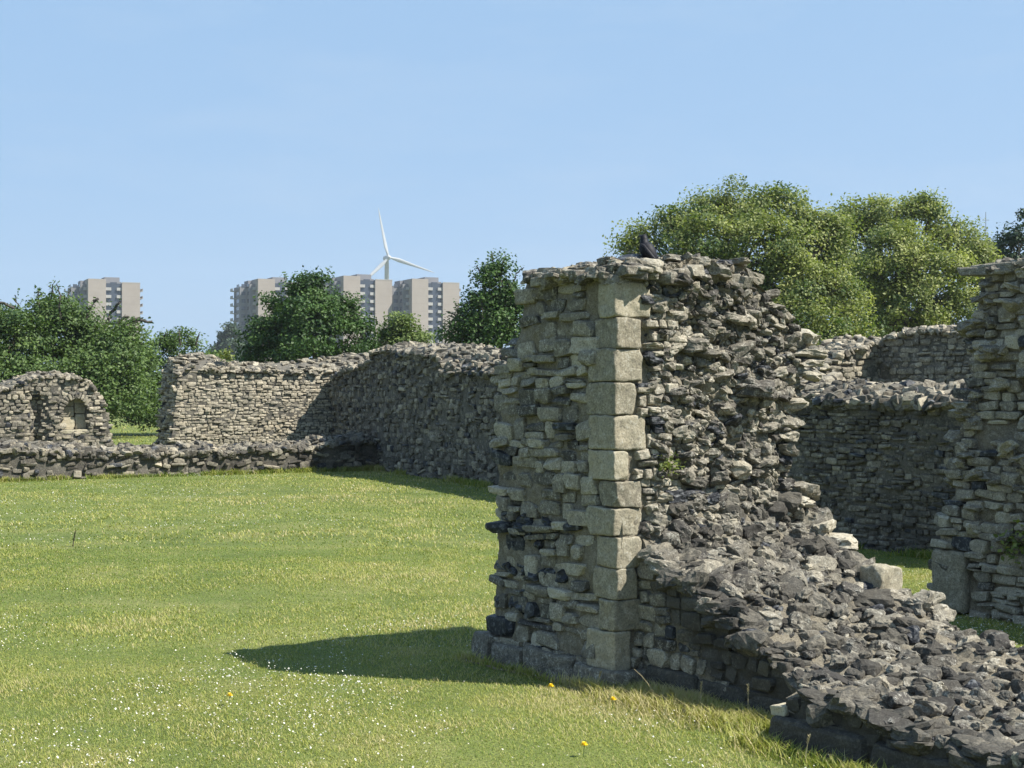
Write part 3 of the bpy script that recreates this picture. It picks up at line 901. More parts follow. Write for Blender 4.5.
far_wall('ruined_wall', 'weathered wall stub with rounded top and a small arched niche at the left edge', U0, U1, (0.5, -0.85), 1.2,
         prof([0] + un, [1.7] + hn, 0.03, 3, 58), prof([0, 6], [0.08, 0.08]), tone=0.55, spread=0.2, flint=0.05, rh=(0.06, 0.11), ln=(0.09, 0.2),
         stain=lambda P: 0.08 + 0.22 * fbm(P * 1.2, 98), dep=dep_n, skip=lambda u, z: niche_in(u, z, 0.02), extra=niche_extra, ends=(1,), capdens=50, out=0.035,
         u1=prof([0, 0.9, 1.4, 1.9], [LN + 0.1, LN + 0.02, LN - 0.02, LN - 0.15], 0.03, 4, 59))

# low rubble wall along the back edge of the lawn
far_wall('low_ruined_wall', 'low rough rubble wall along the far edge of the lawn', (-13.4, 27.2), (-3.0, 33.85), (0.5, -0.85), 0.9,
         prof([0, 3, 4.5, 6, 8, 10, 12.4], [0.60, 0.58, 0.56, 0.47, 0.47, 0.5, 0.58], 0.11, 1.6, 61), prof([0, 13], [0.14, 0.12], 0.06, 3, 62),
         tone=0.36, spread=0.22, flint=0.07, rh=(0.07, 0.14), ln=(0.1, 0.28), stain=lambda P: 0.5 + 0.45 * fbm(P * 1.1, 99), ends=(), csize=(0.04, 0.14), chz=(0.025, 0.08), ctone=0.36, capdens=50, out=0.075, irr=1.0, rot=0.16)

# shaded wall behind the wall end, right
E0 = np.array([3.0, 18.25]); E1 = np.array([6.4, 13.3])
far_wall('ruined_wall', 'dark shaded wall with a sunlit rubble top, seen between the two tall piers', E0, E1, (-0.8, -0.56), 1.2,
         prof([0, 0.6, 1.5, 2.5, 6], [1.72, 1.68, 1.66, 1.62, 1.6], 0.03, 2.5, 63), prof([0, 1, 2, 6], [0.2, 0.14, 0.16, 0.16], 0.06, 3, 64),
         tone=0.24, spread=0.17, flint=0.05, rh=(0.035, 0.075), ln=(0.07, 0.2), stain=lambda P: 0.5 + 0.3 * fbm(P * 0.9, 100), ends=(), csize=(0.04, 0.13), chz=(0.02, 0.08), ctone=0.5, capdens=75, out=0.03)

# two further walls meeting behind it
G0 = np.array([2.6, 20.1]); G1 = np.array([5.6, 22.15])
far_wall('ruined_wall', 'sunlit stepped wall stub below the big trees, its top sloping up to the right', G0, G1, (0.56, -0.82), 1.0,
         prof([0, 1.6, 2.2, 2.7, 3.2, 3.7], [1.85, 1.98, 2.1, 2.3, 2.45, 2.5], 0.03, 3, 65), prof([0, 6], [0.06, 0.06]), tone=0.6, spread=0.15, flint=0.01, rh=(0.06, 0.10), ln=(0.1, 0.2), ends=(), ctone=0.6)
J0 = np.array([5.30, 22.05]); J1 = np.array([7.7, 18.55])
far_wall('ruined_wall', 'grey shaded wall rising below the big trees beside the sunlit stub', J0, J1, (-0.8, -0.56), 1.0,
         prof([0, 0.5, 1.0, 1.6, 4.2], [2.50, 2.58, 2.62, 2.58, 2.6], 0.03, 3, 67), prof([0, 6], [0.06, 0.06]), tone=0.5, spread=0.15, flint=0.02, rh=(0.06, 0.10), ln=(0.1, 0.22), ends=(), ctone=0.55)

# ------------------------------------------------------------------ grass, daisies, flowers
def in_wall(x, y):
    """true where masonry stands (near field only)"""
    p = np.stack([x, y], -1) - NC[:2]
    wv = p @ D[:2]; v = p @ TT[:2]
    a = (wv > -1.36) & (wv < 0.05) & (v > -0.03) & (v < 1.6)
    b = (wv >= 0) & (wv < 1.47) & (v > 0.14) & (v < 1.6)
    c = (wv >= 1.45) & (v > -0.18) & (v < 1.6)
    e = (wv > -1.52) & (wv < -0.12) & (v < 0) & (v > -0.13 - 0.05 * fbm(np.stack([x * 5, y * 5, 0 * x], -1), 21, 2))
    return a | b | c | e

M_GRASS = leaf_mat('grass_blade', (0.105, 0.168, 0.022), (0.32, 0.32, 0.075), 0.25, 0.6, (0.42, 0.36, 0.19))
def grass_zone(mb, n, d0, d1, hgt, wid, k=0.62, extra=None):
    d = np.sqrt(rng.uniform(d0 ** 2, d1 ** 2, n))
    x = rng.uniform(-k, k, n) * d
    y = d
    if extra is not None:
        x, y = extra
        n = len(x)
    ok = ~in_wall(x, y)
    x, y = x[ok], y[ok]; n = len(x)
    z = gz(x, y)
    pn = fbm(np.stack([x * 0.7, y * 0.7, 0 * x], -1), 33, 3)
    pn2 = fbm(np.stack([x * 3, y * 3, 0 * x], -1), 36, 2)
    h = hgt * np.clip(1 + 0.6 * pn + 0.5 * pn2 + 0.3 * rng.normal(size=n), 0.3, 2.4)
    th = rng.uniform(0, 2 * np.pi, n)
    lean = rng.uniform(0.3, 1.7, n) * h
    dx, dy = np.cos(th), np.sin(th)
    px, py = -np.sin(th) * wid, np.cos(th) * wid
    b = np.stack([x, y, z - 0.005], -1)
    s = np.stack([px, py, 0 * px], -1)
    m_ = b + np.stack([dx * lean * 0.35, dy * lean * 0.35, h * 0.6], -1)
    tip = b + np.stack([dx * lean, dy * lean, h], -1)
    V = np.stack([b - s, b + s, m_ + s * 0.7, m_ - s * 0.7, tip], 1).reshape(-1, 3)
    i = (np.arange(n) * 5)[:, None]
    q = i + np.array([[0, 1, 2, 3]]); t3 = i + np.array([[3, 2, 4]])
    dry = np.clip(0.42 + 0.5 * pn + 0.4 * pn2 + 0.35 * fbm(np.stack([x * 0.22, y * 0.22, 0 * x + 9], -1), 39, 2) + 0.22 * rng.normal(size=n), 0, 1)
    dry = np.where(rng.random(n) < 0.06, 1.0, dry)
    c = np.repeat(np.stack([dry, 0 * dry, 0 * dry], -1), 5, 0)
    mb.add(V, [q, t3], c)
g = MB()
grass_zone(g, 330000, 6.3, 10.5, 0.016, 0.0020)
grass_zone(g, 280000, 10.5, 17, 0.019, 0.0033)
grass_zone(g, 250000, 17, 38, 0.024, 0.007)
grass_zone(g, 45000, 38, 75, 0.06, 0.02)
# longer fringe against the foot of the masonry
n = 9000
wq = rng.uniform(0.05, 1.36, n); vq = 0.12 - np.abs(rng.normal(size=n)) * 0.16
ex = NC[:2] + wq[:, None] * D[:2] + vq[:, None] * TT[:2]
grass_zone(g, n, 0, 0, 0.05, 0.0026, extra=(ex[:, 0], ex[:, 1]))
n = 3000
wq = rng.uniform(-1.5, 0.05, n); vq = -0.07 - np.abs(rng.normal(size=n)) * 0.05
ex = NC[:2] + wq[:, None] * D[:2] + vq[:, None] * TT[:2]
grass_zone(g, n, 0, 0, 0.05, 0.003, extra=(ex[:, 0], ex[:, 1]))
n = 2500
wq = rng.uniform(1.36, 3.2, n); vq = -0.24 - np.abs(rng.normal(size=n)) * 0.08
ex = NC[:2] + wq[:, None] * D[:2] + vq[:, None] * TT[:2]
grass_zone(g, n, 0, 0, 0.06, 0.003, extra=(ex[:, 0], ex[:, 1]))
for (p0, p1, side) in (((-13.4, 27.2), (-3.0, 33.85), (0.5, -0.85)), ((1.0, 24.4), (-3.05, 33.9), (-1, -0.4)), ((3.0, 18.25), (6.4, 13.3), (-0.8, -0.56))):
    n = 6000
    f = rng.random(n); p0, p1, side = map(np.array, (p0, p1, side))
    q = p0 + (p1 - p0) * f[:, None] + side * (0.02 + np.abs(rng.normal(size=n)) * 0.1)[:, None]
    keep = fbm(np.stack([q[:, 0], q[:, 1], 0 * f], -1) * 1.5, 23, 2) > -0.1
    q = q[keep]
    grass_zone(g, len(q), 0, 0, 0.09, 0.006, extra=(q[:, 0], q[:, 1]))
o = g.obj('grass', M_GRASS)
o['kind'] = 'stuff'; o['label'] = 'short mown grass of the lawn, sunlit yellow green'; o['category'] = 'grass'

def petal_mat():
    m, t, b = mat('daisy_petal', 0.7)
    tx, ty, tz = tint(t)
    t.links.new(ramp(t, tx, [(0.0, (0.6, 0.6, 0.55)), (1.0, (0.7, 0.45, 0.02))]), b.inputs['Base Color'])
    return m
M_DAISY = petal_mat()
def daisies(n):
    d = np.concatenate([rng.uniform(6.4, 15, n * 3), np.sqrt(rng.uniform(6.4 ** 2, 36 ** 2, n * 4))])
    rng.shuffle(d)
    x = rng.uniform(-0.5, 0.5, len(d)) * d; y = d
    pn = fbm(np.stack([x * 0.55, y * 0.55, 0 * x + 4], -1), 52, 3) + 0.5 * fbm(np.stack([x * 2.5, y * 2.5, 0 * x], -1), 57, 2)
    keep = (rng.random(len(d)) < np.clip((pn + 0.05) * 1.4, 0.03, 1)) & ~in_wall(x, y)
    x, y = x[keep][:n], y[keep][:n]
    n = len(x)
    z = gz(x, y) + rng.uniform(0.025, 0.05, n)
    r = rng.uniform(0.003, 0.006, n) * np.clip(y / 14, 1, 1.35)
    th = np.linspace(0, 2 * np.pi, 8, endpoint=False)
    tilt = rng.normal(size=(n, 2)) * 0.35
    ring = np.stack([np.cos(th), np.sin(th)], -1)
    V = np.zeros((n, 10, 3))
    rr = r[:, None, None]
    V[:, :8, :2] = ring[None] * rr * np.where(np.arange(8) % 2, 0.8, 1.0)[None, :, None]
    V[:, :8, 2] = np.einsum('nk,jk->nj', tilt, ring) * r[:, None] + r[:, None] * 0.2
    V[:, 8] = 0; V[:, 9, 2] = -0.03
    V += np.stack([x, y, z], -1)[:, None]
    i = (np.arange(n) * 10)[:, None]
    F = np.concatenate([i + np.array([[k, (k + 1) % 8, 8]]) for k in range(8)])
    mb = MB()
    c = np.zeros((n, 10, 3))
    mb.add(V, F, c.reshape(-1, 3))
    # yellow eyes
    ys_ = V[:, 8] + np.array([0, 0, 0.0008])
    Q = np.zeros((n, 4, 3)); s = r * 0.3
    for k, (a, b) in enumerate(((-1, -1), (1, -1), (1, 1), (-1, 1))):
        Q[:, k] = ys_ + np.stack([a * s, b * s, r * 0.25], -1)
    mb.add(Q, (np.arange(n) * 4)[:, None] + np.array([[0, 1, 2, 3]]), (1, 0, 0))
    o = mb.obj('daisies', M_DAISY)
    o['kind'] = 'stuff'; o['label'] = 'small white daisies scattered over the lawn'; o['category'] = 'daisies'
daisies(17000)

M_SOIL = plain('bare_soil', (0.16, 0.125, 0.085), 0.95, 0.35, 14)
sm_ = MB()
W_, Q = np.meshgrid(np.linspace(-1.55, -0.1, 60), np.linspace(-0.02, -0.17, 10), indexing='ij')
Q = Q * (1 + 0.35 * n1(W_ * 6, 3) * (Q < -0.05))
P = NC + W_[..., None] * D + Q[..., None] * TT
P[..., 2] = gz(P[..., 0], P[..., 1]) + 0.006 + 0.006 * fbm(P * 25, 8, 2)
sm_.grid(P)
o = sm_.obj('bare_soil', M_SOIL, smooth=True)
o['kind'] = 'structure'
M_MOSS = leaf_mat('wall_plant_leaf', (0.06, 0.09, 0.02), (0.22, 0.25, 0.06), 0.25)
def wall_plant(p, r, n, leaf, label):
    root = thing('wall_plant', label, 'plant', 'small plants rooted in the walls')
    mb = MB()
    for k in range(7):
        e = np.array(p) + rng.normal(size=3) * r * np.array([0.6, 0.4, 0.4]) + np.array([0, 0, r * 0.4])
        mb.tube(np.stack([np.array(p), (np.array(p) + e) / 2 + np.array([0, 0, r * 0.1]), e]), [leaf * 0.06, leaf * 0.05, leaf * 0.03], 4)
    mb.obj('stem', M_STEM, root)
    mb = MB()
    P = np.array(p) + np.array([0, -0.3 * r, r * 0.3]) + rng.normal(size=(n, 3)) * r * np.array([0.55, 0.4, 0.42])
    leaf_batch(mb, P, np.tile([-0.3, -0.6, 0.5], (n, 1)), leaf, np.clip(0.5 + 0.25 * rng.normal(size=n), 0, 1))
    mb.obj('foliage', M_MOSS, root)
M_YEL = plain('dandelion_yellow', (0.75, 0.55, 0.02), 0.6, 0.1, 40)
M_STEM = plain('green_stem', (0.09, 0.14, 0.03), 0.7, 0.2, 20)
M_STRAW = plain('dry_straw', (0.36, 0.31, 0.18), 0.8, 0.2, 20)
def ground_at(px, py):
    d = EYE * FPX / (py - HORIZ)
    return np.array([(px - 512) / FPX * d, d, 0.0])
for px, py, lab in [(550, 698, 'yellow dandelion flower nearest the foot of the tall wall end'),
                    (612, 712, 'yellow dandelion flower below the corner of the pale quoins'),
                    (583, 757, 'yellow dandelion flower lowest in the middle of the lawn'),
                    (229, 705, 'yellow dandelion flower in open grass below the shadow')]:
    p = ground_at(px, py)
    p[2] = gz(p[0], p[1])
    r_ = thing('dandelion', lab, 'flower', 'dandelions in the lawn')
    r_.location = p
    mb = MB(); mb.tube([(0, 0, -0.01), (0.004, 0, 0.03), (0.006, 0.002, 0.055)], [0.0025, 0.002, 0.002], 5); mb.obj('stem', M_STEM, r_)
    mb = MB()
    for k in range(3):
        m_ = 14 - 3 * k
        for j in range(m_):
            a = 2 * math.pi * j / m_ + k * 0.2
            rad = 0.021 - 0.005 * k
            c, s = math.cos(a), math.sin(a)
            h = 0.056 + 0.003 * k
            e = 0.0035
            mb.add([(0.006, 0, h), (0.006 + c * rad * 0.8 - s * e, s * rad * 0.8 + c * e, h + 0.006 + 0.003 * k), (0.006 + c * rad, s * rad, h + 0.006 + 0.004 * k), (0.006 + c * rad * 0.8 + s * e, s * rad * 0.8 - c * e, h + 0.006 + 0.003 * k)], np.array([[0, 1, 2, 3]]))
    mb.obj('flower_head', M_YEL, r_)

def stalk(px, py, h, label, lean=0.1, m=None, head=True, wide=1.0):
    p = ground_at(px, py); p[2] = gz(p[0], p[1])
    r_ = thing('grass_stalk', label, 'grass stalk', 'dry grass stalks at the foot of the wall')
    r_.location = p
    t = np.linspace(0, 1, 6)
    pts = np.stack([lean * h * t ** 2, 0.02 * np.sin(t * 3) * h, h * t], -1)
    mb = MB(); mb.tube(pts, (0.0024 - 0.0012 * t) * wide, 5); mb.obj('stem', m or M_STRAW, r_)
    if head:
        mb = MB()
        for k in range(26):
            f = 0.72 + 0.28 * k / 25
            c = np.array([lean * h * f ** 2, 0.02 * math.sin(f * 3) * h, h * f])
            a = k * 2.4
            d = np.array([math.cos(a) * 0.010, math.sin(a) * 0.010, 0.014])
            sd_ = np.array([-math.sin(a) * 0.003, math.cos(a) * 0.003, 0])
            mb.add([c, c + d * 0.5 + sd_, c + d, c + d * 0.5 - sd_], np.array([[0, 1, 2, 3]]))
        mb.obj('seed_head', m or M_STRAW, r_)
stalk(655, 706, 0.20, 'pale dry grass stalk leaning left below the corner quoins', -0.6, head=False)
stalk(700, 716, 0.17, 'upright dry grass stalk before the dark recess wall', 0.05)
stalk(748, 725, 0.20, 'dry grass stalk with a round head near the white broken block', 0.0)
stalk(805, 766, 0.14, 'dry grass stalk before the dark near plinth', 0.15)
stalk(597, 694, 0.12, 'short dry grass stalk at the plinth corner', 0.2)

M_DOCK = plain('dock_brown', (0.06, 0.05, 0.03), 0.85, 0.3, 20)
p = ground_at(73, 546); p[2] = gz(p[0], p[1])
r_ = thing('weed', 'single dark brown weed stem standing in the open lawn at left', 'weed')
r_.location = p
mb = MB(); mb.tube([(0, 0, -0.01), (0.01, 0, 0.08), (0.025, 0, 0.16)], [0.008, 0.006, 0.004], 5); mb.obj('stem', M_DOCK, r_)
mb = MB()
for k in range(40):
    a = k * 2.4; f = k / 40
    c = np.array([0.01 + 0.02 * f, 0, 0.06 + 0.12 * f]); d = np.array([math.cos(a) * 0.016, math.sin(a) * 0.016, 0.012]); s = np.array([-math.sin(a), math.cos(a), 0]) * 0.007
    mb.add([c, c + d * 0.5 + s, c + d, c + d * 0.5 - s], np.array([[0, 1, 2, 3]]))
mb.obj('seed_head', M_DOCK, r_)

# ------------------------------------------------------------------ foliage
def leaf_batch(mb, P, outd, size, tone, droop=0.2, flat=0.5):
    n = len(P)
    nrm = outd * 0.7 + rng.normal(size=(n, 3)) * 0.6 + np.array([0, 0, flat])
    nrm /= np.linalg.norm(nrm, axis=1)[:, None]
    a = np.cross(nrm, rng.normal(size=(n, 3)))
    a /= np.linalg.norm(a, axis=1)[:, None] + 1e-9
    b = np.cross(nrm, a)
    L = size * rng.uniform(0.6, 1.3, n)[:, None]
    Wd = L * 0.34
    V = np.stack([P - a * L * 0.5, P + b * Wd - a * L * 0.08, P + a * L * 0.5 - nrm * L * droop * 0.5, P - b * Wd - a * L * 0.08], 1)
    c = np.repeat(np.stack([tone, 0 * tone, 0 * tone], -1), 4, 0)
    mb.add(V, (np.arange(n) * 4)[:, None] + np.array([[0, 1, 2, 3]]), c)

def tree(name, label, base, lobes, leaf, nleaf, material, trunk_r=0.2, tone=0.45, clump=0.5, cat='tree', group=None, shoots=None, dense=1.0, flat=0.5, fork=0.3, spread=0.14):
    """lobes: list of (centre xyz, radii xyz)"""
    root = thing(name, label, cat, group)
    tb = MB()
    base = np.array(base, float)
    cen = np.array([l[0] for l in lobes])
    rad = np.array([np.ones(3) * l[1] for l in lobes])
    topz = cen[:, 2].max()
    f0 = base + np.array([0, 0, (topz - base[2]) * fork])
    t = np.linspace(0, 1, 5)[:, None]
    tb.tube(base + (f0 - base) * t + np.concatenate([0.1 * trunk_r * rng.normal(size=(5, 2)), np.zeros((5, 1))], 1), trunk_r * np.linspace(1.25, 0.8, 5), 8)
    for c, r in zip(cen, rad):
        e = c + np.array([0, 0, 0.3]) * r
        mid = (f0 + e) / 2 + rng.normal(size=3) * 0.12 * np.linalg.norm(e - f0) * np.array([1, 1, 0.3])
        tq = np.linspace(0, 1, 7)[:, None]
        pts = (1 - tq) ** 2 * f0 + 2 * tq * (1 - tq) * mid + tq ** 2 * e
        tb.tube(pts, trunk_r * np.linspace(0.5, 0.09, 7), 6)
        for k in range(7):
            s = pts[rng.integers(2, 6)]
            d = rng.normal(size=3) * np.array([1, 1, 0.7]); d /= np.linalg.norm(d)
            q = c + d * r * 0.9
            pq = np.stack([s, (s + q) / 2 + rng.normal(size=3) * 0.15, q])
            tb.tube(pq, trunk_r * np.array([0.16, 0.08, 0.03]), 4)
    tb.obj('trunk', M_BARK, root)
    wts = np.prod(rad, 1) ** (2 / 3)
    wts = wts / wts.sum()
    lb = MB()
    for c, r, wq in zip(cen, rad, wts):
        nc = max(6, int(nleaf * wq / 140 * dense))
        d = rng.normal(size=(nc, 3)); d /= np.linalg.norm(d, axis=1)[:, None]
        d[:, 2] = np.where(d[:, 2] < -0.6, -d[:, 2], d[:, 2])
        rr = rng.uniform(0.3, 0.95, nc) ** 0.6
        cc = c + d * r * rr[:, None]
        per = max(6, int(nleaf * wq / nc))
        csz = clump * rng.uniform(0.6, 1.3, nc)
        tn = np.clip(tone + spread * rng.normal(size=nc), 0, 1)
        P = np.repeat(cc, per, 0) + np.clip(rng.normal(size=(nc * per, 3)), -1.7, 1.7) * np.repeat(csz, per)[:, None] * np.array([0.5, 0.5, 0.32])
        od = np.repeat(d, per, 0)
        tl = np.clip(np.repeat(tn, per) + 0.12 * rng.normal(size=nc * per), 0, 1)
        keep = P[:, 2] > base[2] + 0.02
        leaf_batch(lb, P[keep], od[keep], leaf, tl[keep], flat=flat)
    if shoots:
        for (s, e, bare) in shoots:
            shb = MB()
            s, e = np.array(s), np.array(e)
            L = np.linalg.norm(e - s)
            tq = np.linspace(0, 1, 9)[:, None]
            pts = s + (e - s) * tq + np.array([0, 0, 1]) * L * 0.18 * np.sin(tq * np.pi) + rng.normal(size=(9, 3)) * 0.02 * L
            shb.tube(pts, np.linspace(0.05, 0.015, 9) if not bare else np.linspace(0.07, 0.05, 9), 5)
            if True:
                m_ = int(L * (26 if not bare else 14))
                k = rng.uniform(0.1, 1, m_) if not bare else rng.uniform(0.45, 1.0, m_)
                P = np.stack([np.interp(k, tq[:, 0], pts[:, i]) for i in range(3)], -1) + rng.normal(size=(m_, 3)) * (0.10 if not bare else 0.06)
                leaf_batch(lb, P, np.tile([0, 0, 1.0], (m_, 1)), leaf * 1.1, np.clip((tone if not bare else 0.1) + 0.15 * rng.normal(size=m_), 0, 1), flat=flat)
            shb.obj('branch', M_SHOOT, root)
    lb.obj('crown', material, root)
    return root

def L(d, px, py, rpx, dd=0.0, ry=None):
    """a lobe of the crown at distance d + dd"""
    k = d + dd
    c = at(px, py, k)
    r = rpx / FPX * k
    return (c, (r, r * 1.0, (ry or rpx) / FPX * k))

M_BUSH = leaf_mat('hedge_leaf', (0.024, 0.056, 0.017), (0.145, 0.21, 0.06), 0.27)
M_SYC = leaf_mat('broadleaf', (0.016, 0.042, 0.012), (0.07, 0.13, 0.025), 0.2)
M_ROUND = leaf_mat('yellow_green_leaf', (0.04, 0.075, 0.02), (0.17, 0.22, 0.06), 0.25)
M_PLANE = leaf_mat('plane_leaf', (0.05, 0.09, 0.022), (0.31, 0.33, 0.11), 0.32)
M_DARK = leaf_mat('evergreen_leaf', (0.016, 0.034, 0.02), (0.06, 0.1, 0.045), 0.1)
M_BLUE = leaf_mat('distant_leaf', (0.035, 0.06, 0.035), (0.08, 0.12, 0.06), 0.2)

# hedge shrubs, left
def shoot(d, a, b, bare=False, dd=0.0):
    return (at(*a, d + dd), at(*b, d + dd), bare)
d = 56
tree('hedge_shrub', 'big leafy hedge shrub at the left edge with a dark bare branch sticking out', (*at(10, 395, d)[:2], 0),
     [L(d, -20, 350, 45), L(d, 15, 345, 38, -1), L(d, 5, 395, 42, -1.5), L(d, 50, 330, 30, 0.5), L(d, -40, 330, 40, 1), L(d, 40, 395, 34, -1.5), L(d, 40, 360, 30, 0)], 0.13, 32000, M_BUSH, 0.16, 0.42, 0.7, 'shrub', None,
     [shoot(d, (-25, 313), (15, 308), True, -2.5), shoot(d, (20, 335), (15, 296)), shoot(d, (30, 330), (42, 292)), shoot(d, (5, 330), (-6, 300)), shoot(d, (40, 330), (38, 288)), shoot(d, (60, 320), (57, 283)), shoot(d, (-10, 320), (-20, 290))])
d = 57
tree('hedge_shrub', 'tall ragged hedge shrub before the lone left tower block with arching shoots', (*at(90, 395, d)[:2], 0),
     [L(d, 75, 340, 36), L(d, 110, 365, 36, -1), L(d, 85, 390, 38, -1.5), L(d, 60, 325, 24, 0.5), L(d, 120, 395, 32, -1.5), L(d, 125, 345, 24), L(d, 55, 310, 13, 0.5)], 0.13, 28000, M_BUSH, 0.15, 0.5, 0.7, 'shrub', None,
     [shoot(d, (85, 325), (98, 298), True), shoot(d, (105, 330), (121, 302), True), shoot(d, (120, 330), (152, 322), True), shoot(d, (60, 320), (50, 286)), shoot(d, (50, 320), (54, 280)), shoot(d, (65, 320), (70, 288)), shoot(d, (110, 340), (128, 316), True), shoot(d, (75, 320), (62, 296)), shoot(d, (112, 345), (140, 318), True)])
d = 60
tree('hedge_shrub', 'lower rounded hedge shrub just left of the sunlit wall', (*at(165, 400, d)[:2], 0),
     [L(d, 155, 365, 28), L(d, 185, 355, 24, 1), L(d, 150, 400, 30, -1), L(d, 185, 392, 30), L(d, 205, 362, 18, 1.5), L(d, 172, 345, 14, 0.5), L(d, 125, 412, 20, -0.5), L(d, 155, 413, 19, -1), L(d, 188, 412, 20)], 0.12, 18000, M_BUSH, 0.12, 0.42, 0.6, 'shrub', None,
     [shoot(d, (180, 345), (178, 330)), shoot(d, (196, 345), (200, 332)), shoot(d, (160, 345), (168, 333))])
d = 420
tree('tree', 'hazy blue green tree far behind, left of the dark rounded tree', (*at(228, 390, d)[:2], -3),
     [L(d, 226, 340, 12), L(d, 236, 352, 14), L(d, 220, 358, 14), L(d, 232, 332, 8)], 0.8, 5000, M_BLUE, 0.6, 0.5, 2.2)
d = 66
tree('tree', 'dense dark green rounded tree between the tower blocks', (*at(310, 390, d)[:2], 0),
     [L(d, 310, 300, 26, 0), L(d, 290, 318, 30), L(d, 332, 318, 30), L(d, 270, 340, 28), L(d, 352, 338, 24), L(d, 310, 335, 38, -1.5), L(d, 312, 284, 12), L(d, 262, 352, 20), L(d, 362, 350, 16), L(d, 300, 362, 40, -0.5)], 0.15, 32000, M_SYC, 0.22, 0.5, 0.62, spread=0.18)
d = 68
tree('tree', 'small yellow green rounded tree below the wind turbine', (*at(403, 390, d)[:2], 0),
     [L(d, 402, 330, 15), L(d, 392, 342, 15), L(d, 415, 342, 15), L(d, 403, 352, 22)], 0.13, 10000, M_ROUND, 0.12, 0.6, 0.5)
d = 58
tree('tree', 'upright loose topped tree rising just left of the tall wall end', (*at(490, 390, d)[:2], 0),
     [L(d, 493, 282, 15, 0, 20), L(d, 483, 305, 20), L(d, 505, 300, 18), L(d, 475, 325, 22), L(d, 500, 325, 28), L(d, 462, 338, 20), L(d, 520, 315, 18), L(d, 490, 347, 34), L(d, 497, 266, 8, 0, 12)], 0.13, 22000, M_SYC, 0.16, 0.6, 0.55, spread=0.18,
     shoots=[shoot(d, (494, 275), (492, 252)), shoot(d, (500, 275), (506, 255)), shoot(d, (485, 285), (476, 266)), shoot(d, (510, 290), (524, 268)), shoot(d, (462, 325), (446, 312))])
# big trees on the right
d = 64
tree('plane_tree', 'large spreading yellow green tree right behind the tall wall end', (*at(730, 390, d)[:2], 0),
     [L(d, 745, 206, 30), L(d, 710, 215, 26), L(d, 780, 212, 26), L(d, 672, 232, 26), L(d, 640, 245, 20), L(d, 700, 250, 34, -2), L(d, 760, 250, 44, -2), L(d, 805, 245, 30), L(d, 785, 290, 40, -2), L(d, 740, 300, 44, -1), L(d, 820, 300, 34, -1), L(d, 690, 285, 36), L(d, 625, 250, 12), L(d, 815, 340, 34, -3), L(d, 770, 345, 40, -2), L(d, 850, 325, 18, -2), L(d, 655, 275, 24), L(d, 832, 265, 26, 0), L(d, 840, 300, 24, -1), L(d, 842, 345, 22, -2), L(d, 818, 228, 22), L(d, 838, 236, 18)], 0.135, 100000, M_PLANE, 0.42, 0.45, 0.75, 'tree', None, spread=0.27, fork=0.4)
d = 72
tree('plane_tree', 'large rounded olive green tree between the two tall piers', (*at(905, 390, d)[:2], 0),
     [L(d, 880, 222, 26), L(d, 915, 222, 28), L(d, 935, 212, 16), L(d, 852, 235, 24), L(d, 955, 245, 28), L(d, 895, 262, 42, -2), L(d, 935, 280, 38, -2), L(d, 860, 285, 34), L(d, 900, 315, 42, -2), L(d, 955, 315, 32, -1), L(d, 975, 270, 20), L(d, 930, 348, 40), L(d, 870, 345, 30, 1), L(d, 850, 215, 14), L(d, 835, 240, 20), L(d, 980, 255, 18), L(d, 990, 285, 22)], 0.145, 80000, M_PLANE, 0.4, 0.5, 0.75, 'tree', None, spread=0.27, fork=0.4)
d = 80
tree('tree', 'dark evergreen tree at the right edge above the shaded pier', (*at(1030, 390, d)[:2], 0),
     [L(d, 1028, 230, 20), L(d, 1014, 252, 24), L(d, 1045, 262, 30), L(d, 998, 250, 20, 1), L(d, 985, 262, 18, 1), L(d, 1030, 300, 36), L(d, 995, 285, 22, 1), L(d, 1060, 310, 30)], 0.2, 12000, M_DARK, 0.3, 0.5, 0.7)
# far wood closing the horizon
wm = MB()
n = 60000
ang = rng.uniform(-0.75, 0.75, n); dist = rng.uniform(330, 420, n)
hh = 9 + 4 * n1(ang * 40, 5) + 2.5 * n1(ang * 130, 6)
P = np.stack([np.sin(ang) * dist, np.cos(ang) * dist, rng.uniform(0, 1, n) ** 0.7 * hh - 4], -1)
leaf_batch(wm, P, np.tile([0, -1.0, 0.3], (n, 1)), 1.6, np.clip(0.4 + 0.2 * rng.normal(size=n), 0, 1))
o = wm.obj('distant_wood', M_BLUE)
o['kind'] = 'stuff'; o['label'] = 'far off belt of trees along the horizon'; o['category'] = 'wood'

wall_plant(at(227, 357, 36.0), 0.16, 160, 0.07, 'yellow green tuft growing on top of the sunlit far wall')
wall_plant(at(1018, 548, 11.62), 0.15, 170, 0.045, 'leafy green plant growing from the face of the right edge pier')
wall_plant(at(669, 468, 9.10), 0.07, 120, 0.025, 'small green plant in the torn face beside the quoin blocks')
# ------------------------------------------------------------------ tower blocks
def wall_mat(name, col, var=0.06):
    m, t, b = mat(name, 0.85)
    n = noise(t, 0.25, 4, 0.6)
    c = ramp(t, n, [(0.3, tuple(x * (1 - var) for x in col)), (0.7, tuple(x * (1 + var) for x in col))])
    g_ = N(t, 'ShaderNodeNewGeometry')
    s = N(t, 'ShaderNodeSeparateXYZ'); t.links.new(g_.outputs['Position'], s.inputs[0])
    fr = math_(t, 'FRACT', math_(t, 'MULTIPLY', s.outputs[2], 1 / 2.8))
    c = mix(t, math_(t, 'MULTIPLY', math_(t, 'LESS_THAN', fr, 0.05), 0.25), c, (0.2, 0.18, 0.15))
    t.links.new(c, b.inputs['Base Color'])
    return m
M_PANEL = wall_mat('beige_panel', (0.29, 0.255, 0.228))
M_GREY = wall_mat('grey_panel', (0.18, 0.18, 0.19))
